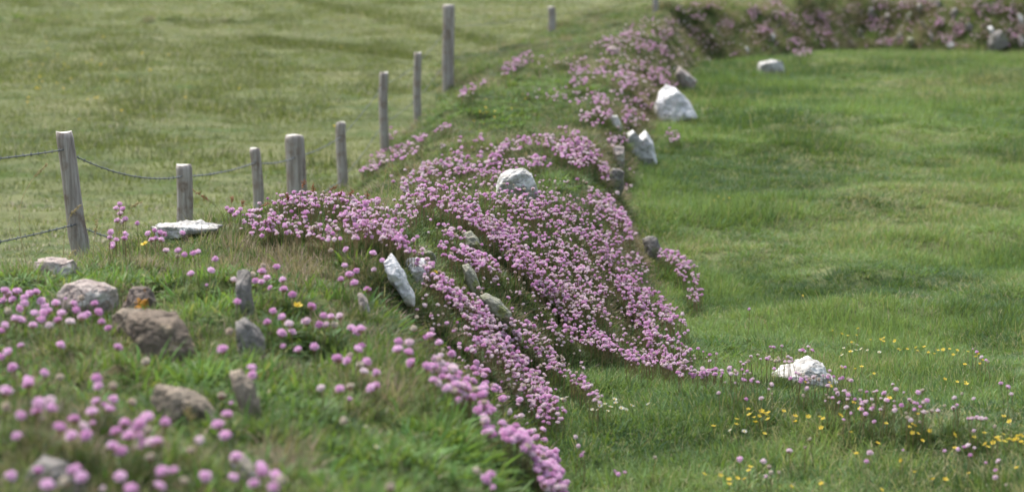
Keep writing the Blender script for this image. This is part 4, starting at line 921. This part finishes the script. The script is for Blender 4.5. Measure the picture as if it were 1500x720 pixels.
ANCH = [(35, 450, 'large blurred pink heads at the left edge, before the leaning post'), (125, 455, 'blurred pink heads left of the orange lichened stone'), (20, 500, 'blurred pink heads low at the left edge'),
 (90, 520, 'few blurred pink heads left below the brown boulder'), (195, 520, 'two pink heads against the brown boulder'), (50, 590, 'blurred pink heads at the left edge above the grey corner stone'),
 (150, 580, 'tight bunch of blurred pink heads under the boulder'), (120, 622, 'pair of blurred pink bunches above the bottom left stone'), (210, 635, 'big bunch of blurred pink heads at the lower left'),
 (235, 700, 'pink heads at the bottom edge left of the dead stalk'), (90, 708, 'pink heads in front of the grey corner stone'), (265, 372, 'pink heads in a row below the flat white crest stone'),
 (310, 400, 'pink heads between the crest stone and the upright grey slab'), (340, 425, 'single pink heads touching the upright grey slab'), (335, 500, 'pink heads before the dark tilted slab'), (370, 546, 'two stacked pink heads above the long brown slab'),
 (388, 405, 'pink bunch right of the upright grey slab'), (420, 425, 'pink heads left of the yellow flower on the bank'), (456, 450, 'lone pink head right of the yellow flower on the bank'), (412, 480, 'pink heads amid grass right of the grey slabs'),
 (483, 470, 'flat bunch of pink heads left of the small pale stone'), (450, 512, 'lone pink heads in the grass below the flat bunch'), (325, 610, 'pink and withered heads at the end of the flat tan slab'), (343, 686, 'pink heads over the narrow pinkish stone'),
 (395, 697, 'slanting row of pink heads near the bottom edge'), (485, 570, 'two separate pink heads in the lush grass'), (525, 505, 'pink bunch below the small pale stone'), (530, 535, 'large slanting pink bunch in the middle foreground'), (548, 568, 'pink heads hanging below the slanting bunch'),
 (508, 600, 'dark pink heads on bent stems in the grass'), (592, 508, 'two pairs of pink heads right of the slanting bunch'), (625, 494, 'pink pair above the near stream'), (660, 512, 'pink heads on the shaded face above the near stream'), (572, 714, 'single pink head at the bottom edge'),
 (712, 700, 'four pink heads at the bottom edge left of the near stream'), (765, 600, 'lone pink heads beside the foot of the left stream'), (515, 400, 'pink heads above the dark cushion left of the white blade'), (550, 385, 'pink heads just left of the white blade top'), (300, 690, 'small pink heads at the bottom by the dead stalk')]
def assign(pts, anch):
    A = np.array([(a[0], a[1]) for a in anch]); out = {i: [] for i in range(len(anch))}
    for p in pts: out[int(np.argmin(((A - np.array(p)) ** 2).sum(1)))].append(p)
    return out
for i, pts in assign(FG, ANCH).items():
    if not pts: continue
    p = np.array(pts, float); hh_ = rng.uniform(.06, .12, len(p)); T = cast(p[:, 0], p[:, 1], hh_, 3.2)
    T = T[np.isfinite(T[:, 1]) & (T[:, 1] < 13)]
    clump_from(T, ANCH[i][2], 'loose thrift plants in the near turf', .10, .12, 1.30, True)
# the near stream in the foreground
for (cx, cy, rx, ry, an, n_, lb) in [(628, 538, 18, 11, 15, 13, 'big soft pink heads at the top of the near stream'), (656, 555, 20, 13, 35, 17, 'soft pink heads second from the top of the near stream'), (690, 580, 24, 13, 45, 22, 'soft pink heads in the upper middle of the near stream'),
        (712, 605, 16, 9, 30, 10, 'soft pink heads in the lower middle of the near stream'), (725, 575, 18, 9, 30, 11, 'smaller heads on the shaded strip between near stream and left stream'), (704, 545, 14, 8, 30, 9, 'few heads on the shaded strip, higher up'),
        (740, 634, 28, 11, 22, 26, 'crowded pink heads where the near stream widens'), (780, 652, 32, 13, 30, 38, 'crowded pink heads in the wide part of the near stream'), (802, 682, 20, 13, 45, 24, 'pink heads near the bottom end of the near stream'), (812, 708, 18, 11, 45, 20, 'pink heads at the bottom edge ending the near stream')]:
    clump_from(ellipse_tops(cx, cy, rx, ry, an, n_, 3.5, 9, .07, .11), lb, 'thrift clumps of the near stream', .14, .08, 1.28)
for pts, lb, st in [([(175,300),(170,306),(180,307),(176,314),(172,324),(180,325),(184,322),(201,328)], 'tall pink heads rising against the pasture right of the leaning post', .2),
        ([(162,341),(161,349),(183,343),(182,350),(186,346),(165,358),(170,352),(166,362)], 'pink heads under the tall ones right of the leaning post', .13),
        ([(217,343),(226,338),(234,342),(228,350),(236,352),(240,343),(222,352),(267,342)], 'bright pink heads in front of the flat white crest stone', .13),
        ([(332,306),(340,308),(348,312),(352,307),(344,316),(337,311),(366,310),(367,318),(368,324),(356,315)], 'small pink group on the crest left of the thin knotty post', .15)]:
    p = np.array(pts, float); Yc = {0: 8.6, 1: 8.3, 2: 8.4, 3: 9.3}[[.2, .13, .13, .15].index(st) if st != .13 else (1 if pts[0][0] < 200 else 2)]
    T = ray_at(p[:, 0], p[:, 1], Yc + rng.uniform(-.1, .1, len(p))); clump_from(T, lb, 'loose thrift plants in the near turf', .05, .0, 1.2, True)
FD = [(1098,453),(1084,673),(1118,676),(1127,684),(1129,692),(1141,692),(1122,698),(1274,664),(1269,676),(1323,659),(1384,661),(1403,658),(1418,653),(1427,656),(1422,667),(1444,678),(1463,676),(1458,689),(1458,700),(1474,710),(1412,655),
 (1308,563),(1296,576),(1300,587),(1290,600),(1320,594),(1352,590),(1348,596),(1384,594),(1402,593),(1466,562),(1476,567),(1482,578),(1418,613),(1424,613),(1431,612),(1437,614),(1444,613),(1427,631),(1458,624),(1431,516),(1438,523),(1444,527),(1425,511),(1448,530),
 (1187,643),(1156,661),(1180,655),(960,670),(900,690),(905,695),(915,692),(843,640),(848,653),(855,662),(852,667),(1040,520),(1050,518),(1030,515),(1085,530),(1100,522),(1110,520),(1128,508),(1133,509),(1145,507),(1184,508),
 (1123,526),(1130,527),(1136,529),(1142,528),(1148,526),(1154,523),(1158,525),(1161,529),(1150,530),(1127,523),(1140,524),(1156,530),(1166,546),(1170,548),(1180,553),(1186,556),(1192,553),(1184,561),(1200,556),(1206,550),(1196,550),(1176,513),(1180,515),(1172,514),(1192,514),(1189,513),
 (1210,578),(1214,582),(1220,583),(1226,577),(1236,573),(1240,576),(1238,572),(1244,575),(1209,587),(1228,590),(1242,585),(1252,585),(1260,585),(1270,587),(1277,585),(1264,592),(1240,597),(1246,605),(1262,600),(1275,600),(1268,607),(1230,588),(1295,577),(1298,586),(1242,556),(1247,558),(1233,537),(1238,538),(1093,531),(1097,529),(1089,534),(1088,556),(1090,548),(1114,526),(1103,555),(1130,564),
 (1070,548),(1078,545),(1110,560),(1340,600),(1365,602),(1335,588),(1330,612),(1260,572),(1270,574),(1284,573)]
_r3 = random.Random(6)
for k in range(70): u = _r3.random(); FD.append((1060 + 360 * u + _r3.gauss(0, 12), 545 + 55 * u + _r3.gauss(0, 16)))
FANCH = [(1098, 453, 'lone tall pink head in the field right of the bank foot'), (1125, 688, 'small pink group in the bottom field grass'), (1271, 670, 'two single pink heads near the bottom, right of centre'), (1323, 659, 'single pale pink head near the bottom of the field'),
 (1412, 657, 'bunch of pink heads near the bottom right'), (1460, 690, 'pink heads in the bottom right corner'), (1300, 580, 'pink heads right of the white field stone, beyond the dense patch'), (1340, 597, 'loose heads in the field between stone and right edge'), (1392, 594, 'two pale heads right of the loose field heads'),
 (1476, 568, 'three pink heads by the right edge'), (1431, 613, 'flat row of small pink heads near the right edge'), (1445, 627, 'two small heads under the flat row'), (1437, 521, 'pink heads among yellow flowers near the right edge'), (1170, 653, 'tiny heads in the open grass below the white field stone'),
 (905, 692, 'small faded heads at the bottom right of the near stream'), (960, 670, 'single head in the dark green grass by the near stream'), (850, 655, 'pale drooping heads just right of the near stream'), (1040, 518, 'tiny heads beside the outermost plume'), (1105, 525, 'small heads left of the white field stone'),
 (1138, 508, 'few heads behind the white field stone on its left'), (1145, 527, 'row of pink heads along the left of the white field stone'), (1184, 512, 'pink heads right behind the white field stone'), (1184, 553, 'pink heads in front of the white field stone'), (1222, 581, 'pink patch in the grass right below the white field stone'),
 (1260, 592, 'wide loose pink patch right of the white field stone'), (1240, 550, 'few heads right beside the white field stone'), (1095, 553, 'faded heads in the grass left below the white field stone')]
for i, pts in assign(FD, FANCH).items():
    if not pts: continue
    p = np.array(pts, float); T = cast(p[:, 0], p[:, 1], rng.uniform(.09, .13, len(p)) if i else .16, 6.2)
    clump_from(T, FANCH[i][2], 'thrift plants in the right-hand field', .4, .2, .92, True)
print('HEADS', HEADN)

# ------------------------------------------------------------------ yellow and white flowers
def simple_flower(kind, mat, seed):
    r = random.Random(seed); vs_, fs, at = [], [], []; npt = 5 if kind == 'y' else 7; pr = .0105 if kind == 'y' else .009
    for k in range(npt):
        a0 = 2 * math.pi * (k - .42) / npt; a1 = 2 * math.pi * (k + .42) / npt; am = (a0 + a1) / 2; b = len(vs_); rv = r.random()
        vs_ += [(0, 0, 0), (pr * .75 * math.cos(a0), pr * .75 * math.sin(a0), .003), (pr * math.cos(am), pr * math.sin(am), .005), (pr * .75 * math.cos(a1), pr * .75 * math.sin(a1), .003)]; at += [rv] * 4
        fs.append((b, b + 1, b + 2, b + 3))
    b = len(vs_)
    for z, q in ((.001, .003), (.004, .0028), (.0055, .001)):
        for k in range(6): vs_.append((q * math.cos(k * 1.047), q * math.sin(k * 1.047), z)); at.append(.3)
    for i in range(2):
        for k in range(6): a = b + i * 6 + k; c = b + i * 6 + (k + 1) % 6; fs.append((a, c, c + 6, a + 6))
    fs.append(tuple(range(b + 12, b + 18)))
    mi = [0] * npt + [1] * 13
    o = mesh_obj('petals', vs_, fs, [mat, M['yellow']], midx=mi, link=False, smooth=False); me = o.data
    t = me.attributes.new('blade', 'FLOAT', 'POINT'); t.data.foreach_set('value', np.array(at, np.float32)); bpy.data.objects.remove(o); return me
YM = [simple_flower('y', M['yellow'], s) for s in range(3)]; WM = [simple_flower('w', M['white'], s) for s in range(2)]
def flowers(name, meshes, pts, h, y0, label, cat, group, big=1.0, ymax=64):
    p = np.array(pts, float); T = cast(p[:, 0], p[:, 1], rng.uniform(h * .8, h * 1.2, len(p)), y0)
    for q in T:
        if not np.isfinite(q[1]) or q[1] > ymax: continue
        gz = float(dem(q[0], q[1])); root = empty(name, (q[0], q[1], gz)); tag(root, label, cat, group)
        f = bpy.data.objects.new('petals', random.choice(meshes)); col.objects.link(f); f.parent = root; f.location = (0, 0, q[2] - gz)
        s = random.uniform(.8, 1.15) * big; f.scale = (s, s, s); f.rotation_euler = (random.uniform(.1, .7), random.gauss(0, .25), random.uniform(0, 6.28)) if random.random() < .6 else (random.gauss(.4, .2), random.gauss(0, .3), 0)
        sg = stem_geo((q[0] + .004, q[1], gz - .01), q - np.array([0, 0, .001]), .0008); mesh_obj('stem', sg[0], sg[1], M['stem'], root, origin=(q[0], q[1], gz))
Yf = [(1031,694),(1097,689),(1091,701),(1080,700),(1068,702),(1068,709),(1107,618),(1120,605),(1098,607),(1126,604),(1112,609),(1105,611),(1148,602),(1184,610),(1206,613),(1176,433),(1233,489),(1220,484),(1295,495),(1290,497),(1311,499),(1316,511),(1329,511),(1342,509),(1354,508),
 (1369,518),(1382,511),(1391,511),(1402,513),(1418,515),(1439,527),(1384,555),(1402,559),(1414,559),(1303,583),(1298,620),(1336,621),(1340,623),(1332,625),(1351,645),(1444,650),(1462,644),(1478,643),(1489,643),(1496,647),(1427,640),(1442,634),(1462,640),(1340,691),(1385,702),(1419,693),(1291,717),
 (1159,712),(1233,538),(1280,547),(1470,636),(1484,645),(1360,516),(1374,513),(1116,602),(1123,608),(1246,515),(1060,292),(1052,288),(1068,290),(1046,294),(1180,560),(1215,560),(1253,540),(1262,537),(1500,650),(1455,648)]
_r2 = random.Random(5)
for k in range(22): u = _r2.random(); Yf.append((1100 + 395 * u + _r2.gauss(0, 14), 612 + 36 * u + _r2.gauss(0, 16)))
for k in range(14): u = _r2.random(); Yf.append((1235 + 205 * u + _r2.gauss(0, 8), 490 + 33 * u + _r2.gauss(0, 7)))
for k in range(16): Yf.append((_r2.uniform(1030, 1490), _r2.uniform(540, 710)))
YA = [(1085, 700, 'small yellow flower in the bottom field grass left of centre'), (1112, 608, 'small yellow flower below left of the white field stone'), (1195, 611, 'small yellow flower in the open grass below the white field stone'), (1176, 433, 'lone yellow flower in the long grass above the white field stone'),
      (1228, 487, 'yellow flower right above the white field stone'), (1325, 505, 'yellow flower in the upper yellow row, left half'), (1398, 513, 'yellow flower in the upper yellow row, right half'), (1439, 527, 'yellow flower by the pink heads near the right edge'), (1400, 557, 'yellow flower right of the loose pink heads'),
      (1320, 615, 'yellow flower under the wide loose pink patch'), (1351, 645, 'lone bright yellow flower in the lower field'), (1475, 645, 'yellow flower in the dense yellow row at the right edge'), (1385, 700, 'yellow flower at the bottom edge of the field, right'), (1060, 292, 'blurred yellow flower in the dark green turf right of the bank')]
for i, pts in assign(Yf, YA).items():
    if pts: flowers('yellow_flower', YM, pts, .06, 6.2, YA[i][2], 'flower', 'yellow flowers in the right field', .85)
Yl = [(rng.normal(110, 70), rng.normal(110, 38)) for _ in range(40)] + [(205, 118), (143, 143), (40, 150), (95, 95), (85, 80), (148, 95), (500, 70), (350, 130), (490, 185), (560, 120)]
flowers('yellow_flower', YM, [p for p in Yl if 2 < p[0] < 700 and 5 < p[1] < 190], .04, 14, 'blurred yellow flower dot in the pasture behind the fence', 'flower', 'yellow flowers in the left pasture', 1.4, 66)
flowers('yellow_flower', YM, [(436, 448)], .08, 4, 'round yellow flower in the near turf right of the slabs', 'flower', None, 1.5)
flowers('yellow_flower', YM, [(637, 398), (642, 400), (632, 402)], .05, 7, 'yellow flower above the narrow lichened stone', 'flower', 'yellow flowers beside the lichened stone', 1.2)
flowers('yellow_flower', YM, [(212, 358)], .07, 7, 'orange yellow flower by the flat white crest stone', 'flower', None, 1.4, 12)
flowers('yellow_flower', YM, [(rng.normal(715, 22), rng.normal(165, 9)) for _ in range(10)] + [(765, 138), (712, 146), (770, 145), (1185, 100), (1395, 80), (1430, 85), (1400, 83)], .045, 14, 'blurred yellow flower on the far green turf', 'flower', 'yellow flowers on the far turf', 1.0, 40)
Wf = [(870, 588), (878, 594), (886, 592), (894, 596), (902, 590), (910, 598), (890, 602), (917, 600), (925, 594), (830, 582), (824, 585), (950, 592), (876, 600), (900, 585), (868, 600), (1255, 505), (1254, 513), (1262, 511), (1271, 513), (1236, 510), (1247, 515), (1234, 520), (1288, 516), (550, 655), (536, 625), (1070, 630), (1090, 632)]
WA = [(892, 594, 'small white flower in the patch at the foot of the left stream'), (1258, 512, 'small white flower behind the white field stone on its right'), (1080, 631, 'tiny white flower in the open lower field'), (545, 640, 'pale white flower in the blurred lush leaves')]
for i, pts in assign(Wf, WA).items():
    if pts: flowers('white_flower', WM, pts, .06, 4, WA[i][2], 'flower', 'small white flowers', 1.0)

# ------------------------------------------------------------------ stalks
def stalk(pts, Yd, label, group, seedmat, seedlen=.05, nm='grass_stalk', rad=.0012, dens=26, sw=.006):
    p = np.array(pts, float); W = ray_at(p[:, 0], p[:, 1], Yd)
    gz = float(dem(W[0][0], Yd)); W = np.vstack([[W[0][0], Yd, gz - .01], W]) if W[0][2] > gz else W
    root = empty(nm, tuple(W[0])); tag(root, label, 'grass stalk', group)
    t = np.linspace(0, 1, len(W)); tt = np.linspace(0, 1, 14)
    Q = np.stack([np.interp(tt, t, W[:, i]) for i in range(3)], 1)
    for _ in range(2): Q[1:-1] = (Q[:-2] + Q[1:-1] * 2 + Q[2:]) / 4
    v, f = tube(Q, np.linspace(rad * 1.2, rad * .6, 14), 5); mesh_obj('stem', v, f, M['straw'] if seedmat is M['straw'] else M['stem'], root, origin=tuple(W[0]))
    parts = []; end = Q[-1]; d = Q[-1] - Q[-3]; d /= np.linalg.norm(d)
    for k in range(dens):
        b = end - d * seedlen * random.random(); e = b + d * .004 + rng.normal(0, sw, 3); m_ = (b + e) / 2
        parts.append(tube([b, m_, e], [.0006, .0016, .0004], 4))
    v, f = merge(parts); mesh_obj('seed_head', v, f, seedmat, root, origin=tuple(end))
stalk([(40, 385), (28, 345), (26, 310), (35, 280), (52, 255), (70, 240)], 8.6, 'tall curved dry grass stalk left of the leaning post', None, M['straw'], .07, dens=50, sw=.004)
stalk([(92, 390), (94, 340), (102, 315), (118, 300)], 8.9, 'dry grass stalk crossing in front of the leaning post', None, M['straw'], .06, dens=44, sw=.005)
stalk([(100, 395), (102, 375), (110, 366)], 8.8, 'short straw stalk at the foot of the leaning post', None, M['straw'], .04)
stalk([(135, 392), (138, 350), (143, 322)], 8.8, 'straw stalk just right of the leaning post', None, M['straw'], .05, dens=40)
stalk([(150, 380), (170, 350), (192, 302), (205, 297)], 8.8, 'thin leaning stalk behind the tall pink heads', None, M['straw'], .04)
stalk([(330, 322), (320, 305), (305, 292), (286, 281)], 9.2, 'rusty sorrel stalk arching left over the crest', None, M['seed'], .06, 'sorrel_stalk')
for i, (a, b) in enumerate(sorted([((338, 322), (340, 288)), ((352, 320), (356, 294)), ((378, 305), (392, 298)), ((440, 285), (446, 266)), ((462, 285), (458, 272)), ((470, 285), (492, 274)), ((512, 290), (516, 279)), ((540, 300), (538, 282)), ((425, 300), (420, 284)), ((497, 292), (500, 280))])):
    stalk([a, ((a[0] + b[0]) / 2 - 1, (a[1] + b[1]) / 2), b], 9.4, 'short rusty sorrel stalk above the mound flowers, %s from the left' % ORD[i], 'sorrel stalks on the mound', M['seed'], .025, 'sorrel_stalk')
stalk([(303, 735), (292, 690), (284, 640), (276, 600)], 4.75, 'blurred dead grey stalk rising in the bottom foreground', None, M['straw'], .02, rad=.0022)
for i in range(10):
    a = random.uniform(560, 690); b = random.uniform(215, 250)
    stalk([(a, b + 22), (a + random.uniform(-4, 4), b)], 12.8, 'thin straw stalk on the bank top behind the highest tuft', 'thin stalks behind the highest tuft', M['straw'], .03, dens=14)
stalk([(1135, 520), (1128, 495), (1120, 468)], 10.9, 'pale bent stalk behind the white field stone', None, M['straw'], .02, dens=8)
